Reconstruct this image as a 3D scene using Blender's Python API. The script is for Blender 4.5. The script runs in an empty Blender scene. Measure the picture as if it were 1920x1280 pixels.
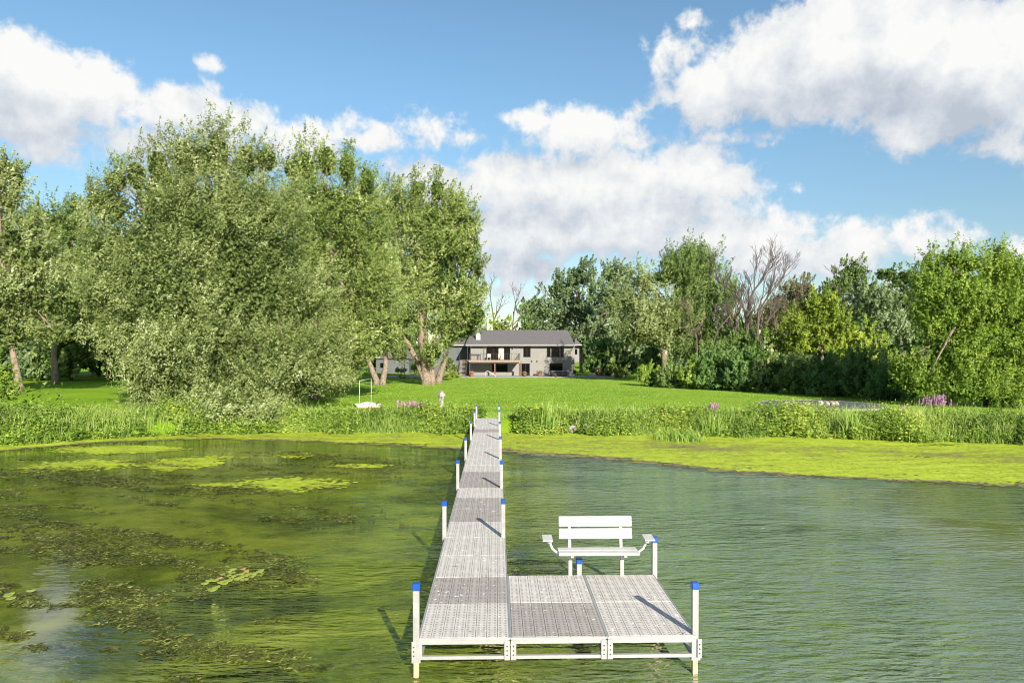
import bpy, math, random
import numpy as np
from mathutils import Vector, Matrix

random.seed(7)
rng = np.random.default_rng(7)
scene = bpy.context.scene
col = scene.collection
R = math.radians
pi = math.pi

# ------------------------------------------------------------------ camera
CAM_Z = 4.4
HOR = 664.0          # photo row of the horizon
F = 1280.0           # focal length in photo pixels
cam_d = bpy.data.cameras.new('camera')
cam = bpy.data.objects.new('camera', cam_d)
col.objects.link(cam)
cam.location = (0, 0, CAM_Z)
cam.rotation_euler = (R(90), 0, 0)
cam_d.sensor_width = 36
cam_d.lens = 24
cam_d.shift_y = (HOR - 640) / 1920.0
cam_d.clip_start = 0.1
cam_d.clip_end = 5000
scene.camera = cam


def at(px, py, Y):
    return Vector(((px - 960) / F * Y, Y, CAM_Z - (py - HOR) / F * Y))


# ------------------------------------------------------------------ light and exposure
SUN_EL = R(25)
SUN_AZ = math.atan2(0.36, -0.93)      # measured from +Y towards +X
sun_dir = Vector((math.sin(SUN_AZ) * math.cos(SUN_EL), math.cos(SUN_AZ) * math.cos(SUN_EL), math.sin(SUN_EL)))
sd = bpy.data.lights.new('sun', 'SUN')
sd.energy = 4.5
sd.angle = R(0.5)
sd.color = (1.0, 0.93, 0.80)
so = bpy.data.objects.new('sun', sd)
so.rotation_euler = sun_dir.to_track_quat('Z', 'Y').to_euler()
so.location = (20, -40, 40)
col.objects.link(so)

scene.view_settings.view_transform = 'Standard'
scene.view_settings.look = 'None'
scene.view_settings.gamma = 1
scene.view_settings.exposure = 1.2
scene.view_settings.use_curve_mapping = False
scene.cycles.max_bounces = 8
scene.cycles.diffuse_bounces = 4
scene.cycles.glossy_bounces = 3
scene.cycles.transparent_max_bounces = 12
scene.cycles.transmission_bounces = 3
scene.cycles.use_denoising = True
scene.cycles.filter_width = 1.05


class NT:
    """small wrapper to wire nodes"""
    def __init__(self, nt):
        self.nt = nt

    def new(self, t, **kw):
        n = self.nt.nodes.new(t)
        for k, v in kw.items():
            setattr(n, k, v)
        return n

    def put(self, sock, v):
        if v is None:
            return
        if isinstance(v, bpy.types.NodeSocket):
            self.nt.links.new(v, sock)
        else:
            if isinstance(v, (tuple, list)) and len(v) == 3 and sock.type == 'RGBA':
                v = (*v, 1)
            sock.default_value = v

    def math(self, op, a, b=None, c=None, clamp=False):
        n = self.new('ShaderNodeMath', operation=op)
        n.use_clamp = clamp
        for i, v in enumerate((a, b, c)):
            self.put(n.inputs[i], v)
        return n.outputs[0]

    def vmath(self, op, a, b=None, c=None):
        n = self.new('ShaderNodeVectorMath', operation=op)
        for i, v in enumerate((a, b, c)):
            self.put(n.inputs[i], v)
        return n.outputs['Value'] if op in ('LENGTH', 'DOT_PRODUCT', 'DISTANCE') else n.outputs[0]

    def noise(self, vec, scale, detail=4, rough=.55, dist=0.0):
        n = self.new('ShaderNodeTexNoise')
        self.put(n.inputs['Vector'], vec)
        n.inputs['Scale'].default_value = scale
        n.inputs['Detail'].default_value = detail
        n.inputs['Roughness'].default_value = rough
        n.inputs['Distortion'].default_value = dist
        return n.outputs['Fac']

    def ramp(self, fac, stops, interp='LINEAR'):
        n = self.new('ShaderNodeValToRGB')
        n.color_ramp.interpolation = interp
        el = n.color_ramp.elements
        while len(el) < len(stops):
            el.new(0.5)
        for e, (p, c) in zip(el, stops):
            e.position = p
            e.color = (*c, 1) if len(c) == 3 else c
        self.put(n.inputs[0], fac)
        return n.outputs[0]

    def mix(self, fac, a, b):
        n = self.new('ShaderNodeMix', data_type='RGBA')
        self.put(n.inputs[0], fac)
        self.put(n.inputs[6], a)
        self.put(n.inputs[7], b)
        return n.outputs[2]

    def mrange(self, v, a, b, c=0.0, d=1.0, smooth=True):
        n = self.new('ShaderNodeMapRange')
        n.interpolation_type = 'SMOOTHSTEP' if smooth else 'LINEAR'
        self.put(n.inputs[0], v)
        for i, x in zip((1, 2, 3, 4), (a, b, c, d)):
            self.put(n.inputs[i], x)
        return n.outputs[0]

    def xyz(self, vec):
        n = self.new('ShaderNodeSeparateXYZ')
        self.put(n.inputs[0], vec)
        return n.outputs

    def comb(self, x, y, z):
        n = self.new('ShaderNodeCombineXYZ')
        for i, v in enumerate((x, y, z)):
            self.put(n.inputs[i], v)
        return n.outputs[0]


# ------------------------------------------------------------------ sky with clouds
world = bpy.data.worlds.new('World')
scene.world = world
world.use_nodes = True
wt = world.node_tree
wt.nodes.clear()
W = NT(wt)
sky = W.new('ShaderNodeTexSky', sky_type='NISHITA')
sky.sun_disc = False
sky.sun_elevation = SUN_EL
sky.sun_rotation = SUN_AZ
sky.altitude = 200
sky.air_density = 1.0
sky.dust_density = 0.25
sky.ozone_density = 1.0
skyhs = W.new('ShaderNodeHueSaturation')
skyhs.inputs['Saturation'].default_value = 1.12
skyhs.inputs['Hue'].default_value = 0.490
wt.links.new(sky.outputs[0], skyhs.inputs['Color'])
bg_sky = W.new('ShaderNodeBackground')
bg_sky.inputs[1].default_value = 0.074
sky_v = W.new('ShaderNodeVectorMath', operation='SCALE')
wt.links.new(skyhs.outputs[0], sky_v.inputs[0])
sky_tc = W.new('ShaderNodeTexCoord')
sky_el = W.xyz(sky_tc.outputs['Generated'])[2]
wt.links.new(W.mrange(sky_el, 0.0, .42, .66, 1.02), sky_v.inputs['Scale'])     # a clear, dry horizon all round
wt.links.new(sky_v.outputs[0], bg_sky.inputs[0])

CLOUDS = [  # centre and radii in photo pixels, turned into azimuth / elevation
    (60, 130, 150, 85), (190, 165, 130, 75), (20, 230, 140, 70), (330, 205, 130, 62), (60, 280, 110, 38),
    (430, 235, 110, 55), (560, 262, 140, 45), (680, 262, 90, 38), (300, 270, 150, 45),
    (800, 240, 78, 42), (870, 252, 60, 30),
    (1010, 226, 70, 32), (1100, 244, 110, 42), (1180, 262, 60, 26),
    (800, 330, 90, 28), (960, 350, 190, 62), (1120, 350, 200, 72), (1290, 330, 110, 55), (1000, 430, 240, 60),
    (1190, 415, 220, 62), (1320, 450, 170, 48), (960, 500, 110, 40), (950, 545, 70, 26),
    (1480, 430, 150, 44), (1620, 446, 150, 52), (1500, 480, 240, 50), (1720, 455, 90, 42),
    (1270, 105, 60, 42), (1330, 170, 100, 70), (1430, 150, 110, 85), (1560, 100, 160, 110), (1700, 90, 190, 130),
    (1840, 120, 170, 140), (1560, 195, 150, 55), (1760, 220, 140, 62), (1880, 260, 110, 52), (1700, -30, 220, 70),
    (1440, 258, 34, 22), (1345, 255, 40, 14), (1425, 350, 30, 15), (1488, 361, 22, 10), (385, 122, 34, 10),
    (1300, 45, 28, 10), (1915, 468, 60, 22), (640, 300, 160, 16), (-120, 190, 150, 110), (2050, 200, 200, 120),
]


def cloud_field(vec):
    o = W.xyz(W.vmath('NORMALIZE', vec))
    az = W.math('ARCTAN2', o[0], o[1])
    el = W.math('ARCSINE', o[2])
    p = W.comb(az, el, 0.0)
    cur = None
    for (px, py, rx, ry) in CLOUDS:
        u = (px - 960) / F
        v = (HOR - py) / F
        a = math.atan(u)
        e = math.atan(v * math.cos(a))
        ra = rx / F * math.cos(a) ** 2
        re = ry / F * math.cos(a)
        q = W.vmath('LENGTH', W.vmath('MULTIPLY_ADD', p, (1 / ra, 1 / re, 1), (-a / ra, -e / re, 0)))
        # distance in units of the smaller radius, so that edges stay equally ragged
        q = W.math('MULTIPLY_ADD', q, min(ra, re) * 22, -min(ra, re) * 22)
        if cur is None:
            cur = q
        else:
            n = W.new('ShaderNodeMath', operation='SMOOTH_MIN')
            W.put(n.inputs[0], cur)
            W.put(n.inputs[1], q)
            n.inputs[2].default_value = 0.35
            cur = n.outputs[0]
    f = W.math('MULTIPLY_ADD', cur, -1.0, 0.05)
    # other parts of the sky: broken cumulus of the same kind
    h = W.math('MAXIMUM', W.math('ADD', o[2], 0.22), 0.05)
    q2 = W.comb(W.math('DIVIDE', o[0], h), W.math('DIVIDE', o[1], h), 0.0)
    g = W.math('MULTIPLY_ADD', W.noise(q2, 0.9, 3, .5), 5.0, -2.75)
    mask = W.math('MAXIMUM', W.mrange(W.math('ABSOLUTE', az), .72, .95), W.mrange(el, .50, .66))
    g = W.math('SUBTRACT', g, W.math('MULTIPLY', W.math('SUBTRACT', 1.0, mask), 9.0))
    f = W.math('MAXIMUM', f, g)
    n1 = W.noise(vec, 9.0, 7, .58, .3)
    n2 = W.noise(vec, 34.0, 5, .6, .2)
    f = W.math('ADD', f, W.math('MULTIPLY_ADD', n1, 1.75, -.90))
    f = W.math('ADD', f, W.math('MULTIPLY_ADD', n2, 1.3, -.65))
    return f, n1, n2, el


tc = W.new('ShaderNodeTexCoord')
dvec = tc.outputs['Generated']
f0, n1, n2, el0 = cloud_field(dvec)
f1, _, _, _ = cloud_field(W.vmath('ADD', dvec, (0.018, 0.0, 0.052)))
dens = W.mrange(f0, -0.06, 0.42)
lit = W.math('SUBTRACT', f0, f1)                      # >0 near the upper side of a cloud
lit = W.math('MULTIPLY_ADD', lit, 0.48, 0.58)
lit = W.math('ADD', lit, W.math('MULTIPLY_ADD', n2, .40, -.20))
thick = W.mrange(f1, 0.6, 3.0)
lit = W.math('SUBTRACT', lit, W.math('MULTIPLY', thick, .30))
ccol = W.ramp(lit, [(0.0, (.36, .40, .46)), (0.36, (.455, .49, .54)), (0.66, (.57, .59, .61)), (1.0, (.68, .68, .67))])
bg_c = W.new('ShaderNodeBackground')
W.put(bg_c.inputs[0], ccol)
bg_c.inputs[1].default_value = 0.62
mixw = W.new('ShaderNodeMixShader')
W.put(mixw.inputs[0], dens)
wt.links.new(bg_sky.outputs[0], mixw.inputs[1])
wt.links.new(bg_c.outputs[0], mixw.inputs[2])
wo = W.new('ShaderNodeOutputWorld')
wt.links.new(mixw.outputs[0], wo.inputs[0])
world.cycles.sampling_method = 'MANUAL'
world.cycles.sample_map_resolution = 512


# ------------------------------------------------------------------ helpers
def new_mat(name):
    m = bpy.data.materials.new(name)
    m.use_nodes = True
    m.node_tree.nodes.clear()
    t = NT(m.node_tree)
    out = t.new('ShaderNodeOutputMaterial')
    return m, t, out


def simple(name, colr, rough=.6, metal=0.0, var=.12, scale=6.0, bump=0.0, bscale=40.0, spec=.4):
    m, t, out = new_mat(name)
    b = t.new('ShaderNodeBsdfPrincipled')
    geo = t.new('ShaderNodeNewGeometry')
    n = t.noise(geo.outputs['Position'], scale, 5, .6)
    lo = tuple(c * (1 - var * 1.6) for c in colr)
    hi = tuple(min(1, c * (1 + var)) for c in colr)
    t.put(b.inputs['Base Color'], t.ramp(n, [(.3, lo), (.7, hi)]))
    b.inputs['Roughness'].default_value = rough
    b.inputs['Metallic'].default_value = metal
    b.inputs['Specular IOR Level'].default_value = spec
    if bump:
        bn = t.new('ShaderNodeBump')
        bn.inputs['Strength'].default_value = bump
        bn.inputs['Distance'].default_value = .02
        t.put(bn.inputs['Height'], t.noise(geo.outputs['Position'], bscale, 4))
        t.put(b.inputs['Normal'], bn.outputs[0])
    t.nt.links.new(b.outputs[0], out.inputs[0])
    return m


def leaf_mat(name, stops, trans=.35, rough=.55):
    m, t, out = new_mat(name)
    a = t.new('ShaderNodeAttribute')
    a.attribute_name = 'tint'
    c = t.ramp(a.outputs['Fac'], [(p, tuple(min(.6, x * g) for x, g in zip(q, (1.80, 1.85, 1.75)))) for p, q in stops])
    d = t.new('ShaderNodeBsdfPrincipled')
    d.inputs['Roughness'].default_value = rough
    d.inputs['Specular IOR Level'].default_value = .25
    tr = t.new('ShaderNodeBsdfTranslucent')
    t.put(d.inputs['Base Color'], c)
    cc = t.new('ShaderNodeHueSaturation')
    cc.inputs['Saturation'].default_value = 1.15
    cc.inputs['Value'].default_value = 1.1
    t.put(cc.inputs['Color'], c)
    t.put(tr.inputs[0], cc.outputs[0])
    mx = t.new('ShaderNodeMixShader')
    mx.inputs[0].default_value = trans - .03
    t.nt.links.new(d.outputs[0], mx.inputs[1])
    t.nt.links.new(tr.outputs[0], mx.inputs[2])
    t.nt.links.new(mx.outputs[0], out.inputs[0])
    return m


def tag(o, label=None, cat=None, group=None, kind=None):
    if label:
        o['label'] = label
    if cat:
        o['category'] = cat
    if group:
        o['group'] = group
    if kind:
        o['kind'] = kind
    return o


def empty(name, loc=(0, 0, 0), rot=(0, 0, 0)):
    o = bpy.data.objects.new(name, None)
    o.location = loc
    o.rotation_euler = rot
    o.empty_display_size = .2
    col.objects.link(o)
    return o


def link(name, me, parent=None, loc=None):
    o = bpy.data.objects.new(name, me)
    col.objects.link(o)
    if parent:
        o.parent = parent
    if loc is not None:
        o.location = loc
    return o


def np_mesh(name, verts, faces, mats, midx=None, attr=None, smooth=False):
    """verts (N,3); faces (M,k) with one k"""
    verts = np.asarray(verts, dtype=np.float32)
    faces = np.asarray(faces, dtype=np.int32)
    me = bpy.data.meshes.new(name)
    M, k = faces.shape
    me.vertices.add(len(verts))
    me.vertices.foreach_set('co', verts.ravel())
    me.loops.add(M * k)
    me.loops.foreach_set('vertex_index', faces.ravel())
    me.polygons.add(M)
    me.polygons.foreach_set('loop_start', np.arange(M, dtype=np.int32) * k)
    if midx is not None:
        me.polygons.foreach_set('material_index', np.asarray(midx, dtype=np.int32))
    if smooth:
        me.polygons.foreach_set('use_smooth', np.ones(M, dtype=bool))
    if attr is not None:
        a = me.attributes.new('tint', 'FLOAT', 'FACE')
        a.data.foreach_set('value', np.asarray(attr, dtype=np.float32))
    me.update(calc_edges=True)
    for m in (mats if isinstance(mats, (list, tuple)) else [mats]):
        me.materials.append(m)
    return me


class MB:
    """collects boxes, bars and tubes into one mesh"""
    def __init__(self):
        self.v = []
        self.f = []

    def box(self, x0, x1, y0, y1, z0, z1):
        b = len(self.v)
        self.v += [(x0, y0, z0), (x1, y0, z0), (x1, y1, z0), (x0, y1, z0), (x0, y0, z1), (x1, y0, z1), (x1, y1, z1), (x0, y1, z1)]
        self.f += [tuple(b + i for i in q) for q in ((0, 3, 2, 1), (4, 5, 6, 7), (0, 1, 5, 4), (1, 2, 6, 5), (2, 3, 7, 6), (3, 0, 4, 7))]
        return self

    def poly(self, pts):
        b = len(self.v)
        self.v += [tuple(p) for p in pts]
        self.f.append(tuple(range(b, b + len(pts))))
        return self

    def prism(self, pts, d):
        """polygon pts extruded by the vector d"""
        b = len(self.v)
        n = len(pts)
        self.v += [tuple(p) for p in pts] + [tuple(Vector(p) + Vector(d)) for p in pts]
        self.f.append(tuple(range(b, b + n)))
        self.f.append(tuple(range(b + 2 * n - 1, b + n - 1, -1)))
        for i in range(n):
            j = (i + 1) % n
            self.f.append((b + j, b + i, b + n + i, b + n + j))
        return self

    def bar(self, p, q, w, h):
        """rectangular bar between two points"""
        p, q = Vector(p), Vector(q)
        d = (q - p).normalized()
        up = Vector((0, 0, 1)) if abs(d.z) < .95 else Vector((0, 1, 0))
        s = d.cross(up).normalized()
        u = s.cross(d)
        pts = [p + s * a * w / 2 + u * c * h / 2 for a, c in ((-1, -1), (1, -1), (1, 1), (-1, 1))]
        return self.prism(pts, q - p)

    def tube(self, pts, radii, n=7, cap=True):
        b0 = len(self.v)
        pts = [Vector(p) for p in pts]
        if isinstance(radii, (int, float)):
            radii = [radii] * len(pts)
        side = None
        for i, p in enumerate(pts):
            d = (pts[min(i + 1, len(pts) - 1)] - pts[max(i - 1, 0)])
            d = d.normalized() if d.length > 1e-9 else Vector((0, 0, 1))
            if side is None:
                side = d.cross(Vector((0.31, 0.95, 0.05))).normalized()
            side = (side - d * side.dot(d)).normalized()
            w = d.cross(side)
            for k in range(n):
                a = 2 * pi * k / n
                self.v.append(tuple(p + (side * math.cos(a) + w * math.sin(a)) * radii[i]))
        for i in range(len(pts) - 1):
            for k in range(n):
                k2 = (k + 1) % n
                a = b0 + i * n
                self.f.append((a + k, a + k2, a + n + k2, a + n + k))
        if cap:
            self.f.append(tuple(b0 + k for k in range(n - 1, -1, -1)))
            e = b0 + (len(pts) - 1) * n
            self.f.append(tuple(e + k for k in range(n)))
        return self

    def mesh(self, name, mat, smooth=False, bevel=0.0):
        me = bpy.data.meshes.new(name)
        me.from_pydata(self.v, [], self.f)
        me.materials.append(mat)
        if bevel:
            import bmesh
            bm = bmesh.new()
            bm.from_mesh(me)
            bmesh.ops.bevel(bm, geom=list(bm.edges), offset=bevel, segments=1, affect='EDGES', profile=.5)
            bm.to_mesh(me)
            bm.free()
        if smooth:
            me.polygons.foreach_set('use_smooth', np.ones(len(me.polygons), dtype=bool))
        me.update()
        return me

    def build(self, name, mat, parent=None, smooth=False, bevel=0.0, loc=None):
        return link(name, self.mesh(name, mat, smooth, bevel), parent, loc)


def sinnoise(p, seed=0, freq=1.0):
    """cheap smooth 3-D noise in about -1..1 from rotated sines"""
    r = np.random.default_rng(seed)
    out = np.zeros(len(p))
    amp = 0
    for o in range(3):
        for k in range(3):
            d = r.normal(size=3)
            d /= np.linalg.norm(d)
            a = .6 ** o
            out += a * np.sin((p @ d) * freq * (1.9 ** o) + r.uniform(0, 6.28))
            amp += a
    return out / amp * 1.8


# ------------------------------------------------------------------ terrain shape
SHX = np.array([-400, -60, -30, -25, -22, -17, -10, 0, 6, 13, 19, 25, 40, 60, 400.])
SHY = np.array([26, 29, 31.5, 33.0, 35.6, 38.2, 39, 38.2, 38, 37.0, 35.6, 33.6, 31, 29.5, 26.])


def shore(x):
    return np.interp(x, SHX, SHY) + .35 * np.sin(np.asarray(x) * .9) + .2 * np.sin(np.asarray(x) * 2.3 + 1)


def sstep(a, b, v):
    t = np.clip((np.asarray(v, dtype=float) - a) / (b - a), 0, 1)
    return t * t * (3 - 2 * t)


def ground(x, y):
    x = np.asarray(x, dtype=float)
    y = np.asarray(y, dtype=float)
    s = y - shore(x)
    z = -.25 + .85 * sstep(-1.0, 2.2, s)
    z = z + sstep(2, 40, s) * .27 * (1 - .9 * sstep(6, 26, x))
    z = z - .12 * sstep(10, 26, x) * sstep(1, 10, s)
    z = z + .05 * np.sin(x * .21 + 1) * np.sin(y * .17) * sstep(3, 10, s) * (1 - sstep(95, 104, y))
    z = z + sstep(150, 400, y) * 3
    return z


def gz(x, y):
    return float(ground(np.array([x]), np.array([y]))[0])


# ------------------------------------------------------------------ ground materials
def lawn_material():
    m, t, out = new_mat('lawn_grass')
    b = t.new('ShaderNodeBsdfPrincipled')
    P = t.new('ShaderNodeNewGeometry').outputs['Position']
    n1 = t.noise(P, .16, 4, .6)
    n2 = t.noise(P, 2.2, 5, .65)
    mp = t.vmath('MULTIPLY', P, (1.0, .35, 1))
    n3 = t.noise(mp, .55, 3, .5)
    base = t.ramp(t.math('ADD', t.math('MULTIPLY', n1, .6), t.math('MULTIPLY', n2, .4)),
                  [(.36, (.135, .255, .010)), (.5, (.195, .325, .014)), (.64, (.26, .375, .024))])
    dry = t.mrange(n3, .58, .76)
    c = t.mix(t.math('MULTIPLY', dry, .75), base, (.31, .31, .045))
    fine = t.noise(P, 14, 4, .7)
    c = t.mix(t.mrange(fine, .35, .7, .30, 0), c, (.05, .13, .008))
    t.put(b.inputs['Base Color'], c)
    b.inputs['Roughness'].default_value = .9
    b.inputs['Specular IOR Level'].default_value = .1
    bn = t.new('ShaderNodeBump')
    bn.inputs['Strength'].default_value = .9
    bn.inputs['Distance'].default_value = .12
    t.put(bn.inputs['Height'], t.math('ADD', t.noise(P, 9, 4, .7), t.math('MULTIPLY', t.noise(P, 1.2, 3), .8)))
    t.put(b.inputs['Normal'], bn.outputs[0])
    t.nt.links.new(b.outputs[0], out.inputs[0])
    return m


def bed_material():
    m, t, out = new_mat('lakebed_mud_and_weed')
    b = t.new('ShaderNodeBsdfPrincipled')
    P = t.new('ShaderNodeNewGeometry').outputs['Position']
    o = t.xyz(P)
    side = t.mrange(t.math('ADD', o[0], t.math('MULTIPLY_ADD', t.noise(P, .25, 3), 3, -1.5)), -1.5, 4.0)
    n = t.noise(P, .5, 5, .65, .4)
    green = t.ramp(n, [(.33, (.05, .075, .006)), (.48, (.20, .27, .012)), (.62, (.31, .40, .02)), (.8, (.37, .43, .04))])
    teal = t.ramp(n, [(.33, (.10, .17, .075)), (.5, (.17, .28, .13)), (.75, (.22, .33, .17))])
    c = t.mix(side, green, teal)
    dark = t.mrange(t.noise(t.vmath('MULTIPLY', P, (1, .7, 1)), 1.1, 6, .7), .60, .70)
    c = t.mix(t.math('MULTIPLY', dark, .8), c, (.02, .03, .008))
    t.put(b.inputs['Base Color'], c)
    b.inputs['Roughness'].default_value = 1
    t.nt.links.new(b.outputs[0], out.inputs[0])
    return m


def water_material():
    m, t, out = new_mat('lake_water')
    P = t.new('ShaderNodeNewGeometry').outputs['Position']
    o = t.xyz(P)
    nlow = t.noise(P, .22, 3, .5)
    side = t.mrange(t.math('ADD', o[0], t.math('MULTIPLY_ADD', nlow, 3, -1.5)), -1.6, 3.5)
    # ripples: two directions, crests lying roughly across the view, tilted by the breeze
    mp = t.new('ShaderNodeMapping')
    t.put(mp.inputs['Vector'], P)
    mp.inputs['Rotation'].default_value = (0, 0, R(-13))
    mp.inputs['Scale'].default_value = (.75, 2.2, 1)
    w1 = t.noise(mp.outputs[0], 3.1, 3, .55, .45)
    mp2 = t.new('ShaderNodeMapping')
    t.put(mp2.inputs['Vector'], P)
    mp2.inputs['Rotation'].default_value = (0, 0, R(24))
    mp2.inputs['Scale'].default_value = (.8, 2.6, 1)
    w2 = t.noise(mp2.outputs[0], 5.0, 2, .5, .3)
    w0 = t.noise(t.vmath('ADD', mp.outputs[0], (9, 4, 2)), 1.25, 2, .5, .3)
    h = t.math('ADD', t.math('ADD', w1, t.math('MULTIPLY', w2, .45)), t.math('MULTIPLY', w0, 1.5))
    # the left bay, full of weed, is calmer; water close to the pier is ruffled
    near = t.mrange(o[0], -8, -1.2, .05, 1.0)
    patch = t.noise(t.vmath('MULTIPLY', P, (.55, 1, 1)), .16, 4, .6, .8)
    amp = t.math('MULTIPLY', near, t.mrange(patch, .40, .60, .30, 1.0))
    amp = t.math('MULTIPLY', amp, t.mrange(o[0], 5.5, 11.5, 1.0, .22))
    bn = t.new('ShaderNodeBump')
    t.put(bn.inputs['Strength'], amp)
    bn.inputs['Distance'].default_value = .23
    t.put(bn.inputs['Height'], h)
    gl = t.new('ShaderNodeBsdfGlossy')
    gl.inputs['Roughness'].default_value = .03
    gl.inputs['Color'].default_value = (1, 1, 1, 1)
    t.put(gl.inputs['Normal'], bn.outputs[0])
    fr = t.new('ShaderNodeFresnel')
    fr.inputs['IOR'].default_value = 1.7
    t.put(fr.inputs['Normal'], bn.outputs[0])
    tr = t.new('ShaderNodeBsdfTransparent')
    t.put(tr.inputs[0], t.mix(side, (.70, .74, .38), (.55, .72, .60)))
    murk = t.new('ShaderNodeBsdfDiffuse')
    mn = t.math('ADD', t.math('MULTIPLY', t.noise(t.vmath('MULTIPLY', P, (.6, 1, 1)), .38, 5, .65, .7), .7), t.math('MULTIPLY', t.noise(t.vmath('ADD', P, (3, 8, 1)), 1.5, 4, .7, .4), .3))
    ml = t.ramp(mn, [(.38, (.035, .052, .008)), (.47, (.105, .140, .012)), (.55, (.21, .255, .018)), (.66, (.30, .34, .04))])
    mr = t.ramp(mn, [(.34, (.08, .12, .075)), (.42, (.155, .215, .135)), (.60, (.185, .245, .165))])
    mr = t.mix(t.mrange(t.math('ADD', o[0], t.math('MULTIPLY_ADD', nlow, 4, -2)), 8, 13), mr, (.115, .155, .03))  # greener towards the far right: reflection of the trees painted into the murk colour
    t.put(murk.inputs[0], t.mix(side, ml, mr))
    t.put(murk.inputs['Normal'], bn.outputs[0])
    body = t.new('ShaderNodeMixShader')
    t.put(body.inputs[0], t.mrange(side, 0, 1, .50, .66))
    t.nt.links.new(tr.outputs[0], body.inputs[1])
    t.nt.links.new(murk.outputs[0], body.inputs[2])
    mx = t.new('ShaderNodeMixShader')
    t.put(mx.inputs[0], fr.outputs[0])
    t.nt.links.new(body.outputs[0], mx.inputs[1])
    t.nt.links.new(gl.outputs[0], mx.inputs[2])
    t.nt.links.new(mx.outputs[0], out.inputs[0])
    return m


def weed_mat(name, stops, rough=.7):
    m, t, out = new_mat(name)
    a = t.new('ShaderNodeAttribute')
    a.attribute_name = 'tint'
    b = t.new('ShaderNodeBsdfPrincipled')
    P = t.new('ShaderNodeNewGeometry').outputs['Position']
    n = t.noise(P, 3.0, 5, .7)
    n2 = t.noise(t.vmath('MULTIPLY', P, (.35, 1, 1)), 1.6, 5, .7)
    v = t.math('ADD', a.outputs['Fac'], t.math('MULTIPLY_ADD', n, 1.1, -.55))
    v = t.math('ADD', v, t.math('MULTIPLY_ADD', n2, 1.5, -.75))
    t.put(b.inputs['Base Color'], t.ramp(v, stops))
    b.inputs['Roughness'].default_value = rough
    b.inputs['Specular IOR Level'].default_value = .2
    bn = t.new('ShaderNodeBump')
    bn.inputs['Strength'].default_value = .5
    bn.inputs['Distance'].default_value = .02
    t.put(bn.inputs['Height'], t.noise(P, 22, 3, .7))
    t.put(b.inputs['Normal'], bn.outputs[0])
    t.nt.links.new(b.outputs[0], out.inputs[0])
    return m


M_LAWN = lawn_material()
M_BED = bed_material()
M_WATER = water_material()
M_DUCK = weed_mat('duckweed', [(0.0, (.085, .07, .035)), (.16, (.17, .15, .085)), (.27, (.22, .20, .05)), (.42, (.22, .255, .022)), (.62, (.30, .375, .022)), (.85, (.37, .455, .03)), (1, (.43, .49, .07))])
M_WEED = weed_mat('drifting_weed', [(0.0, (.03, .035, .008)), (.4, (.07, .075, .016)), (.7, (.13, .14, .03)), (1, (.24, .27, .06))], .5)
M_BARK = simple('bark', (.23, .175, .13), .9, 0, .35, 5, .9, 14)
M_BARK_DK = simple('dark_bark', (.10, .08, .06), .9, 0, .3, 5, .8, 14)
M_DEAD = simple('dead_wood', (.105, .082, .068), .9, 0, .2, 5)
M_ALU = simple('aluminium', (.335, .335, .325), .45, .25, .06, 9, .05, 60)
M_POST = simple('galvanised_post', (.30, .30, .288), .5, .15, .12, 5)
M_POST_W = simple('stained_post_foot', (.45, .34, .20), .7, 0, .18, 14)
M_BLUE = simple('blue_plastic', (.006, .062, .30), .35, 0, .1, 9)
M_WHITE = simple('white_paint', (.43, .425, .40), .45, 0, .11, 11)
M_DARKHOLE = simple('dark_hole', (.03, .03, .03), .8)
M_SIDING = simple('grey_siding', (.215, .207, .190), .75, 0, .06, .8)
M_SIDING_SHADE = simple('shaded_siding', (.095, .105, .108), .75, 0, .06, .8)  # whitish siding darkened and blued, the shade of the trees put into its colour
M_ROOF = simple('roof_shingle', (.112, .105, .108), .95, 0, .18, 7, .6, 10)
M_TRIM = simple('pale_trim', (.30, .30, .305), .6)
M_FRAME = simple('dark_window_frame', (.012, .011, .011), .4)
M_TANWOOD = simple('deck_timber', (.27, .205, .16), .75, 0, .15, 4)
M_REDWOOD = simple('brown_post', (.17, .07, .05), .7)
M_RAIL = simple('dark_railing', (.026, .024, .024), .5)
M_PATIO = simple('patio_concrete', (.27, .26, .24), .85, 0, .1, 1)
M_STONE = simple('field_stone', (.33, .28, .24), .9, 0, .25, 3, .8, 8)
M_GRAVEL = simple('dark_gravel', (.075, .080, .095), .95, 0, .35, 5, .9, 20)
M_SOIL = simple('soil', (.12, .085, .055), .95, 0, .3, 5, .6, 12)
M_RED = simple('red_flowers', (.50, .04, .035), .6, 0, .3, 9)
M_TERRA = simple('terracotta', (.38, .15, .09), .75)
M_TUB = simple('hot_tub_cabinet', (.08, .055, .05), .5)
M_TUBLID = simple('tub_cover', (.20, .19, .18), .6)
M_CURTAIN = simple('curtain', (.55, .50, .42), .9)
M_PINK = leaf_mat('loosestrife_flower', [(0, (.20, .09, .16)), (.5, (.30, .15, .25)), (1, (.40, .25, .33))], .3)


def glass_mat():
    m, t, out = new_mat('window_glass')
    b = t.new('ShaderNodeBsdfPrincipled')
    b.inputs['Base Color'].default_value = (.004, .005, .006, 1)
    b.inputs['Roughness'].default_value = .04
    b.inputs['Specular IOR Level'].default_value = .14
    t.nt.links.new(b.outputs[0], out.inputs[0])
    return m


M_GLASS = glass_mat()


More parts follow.
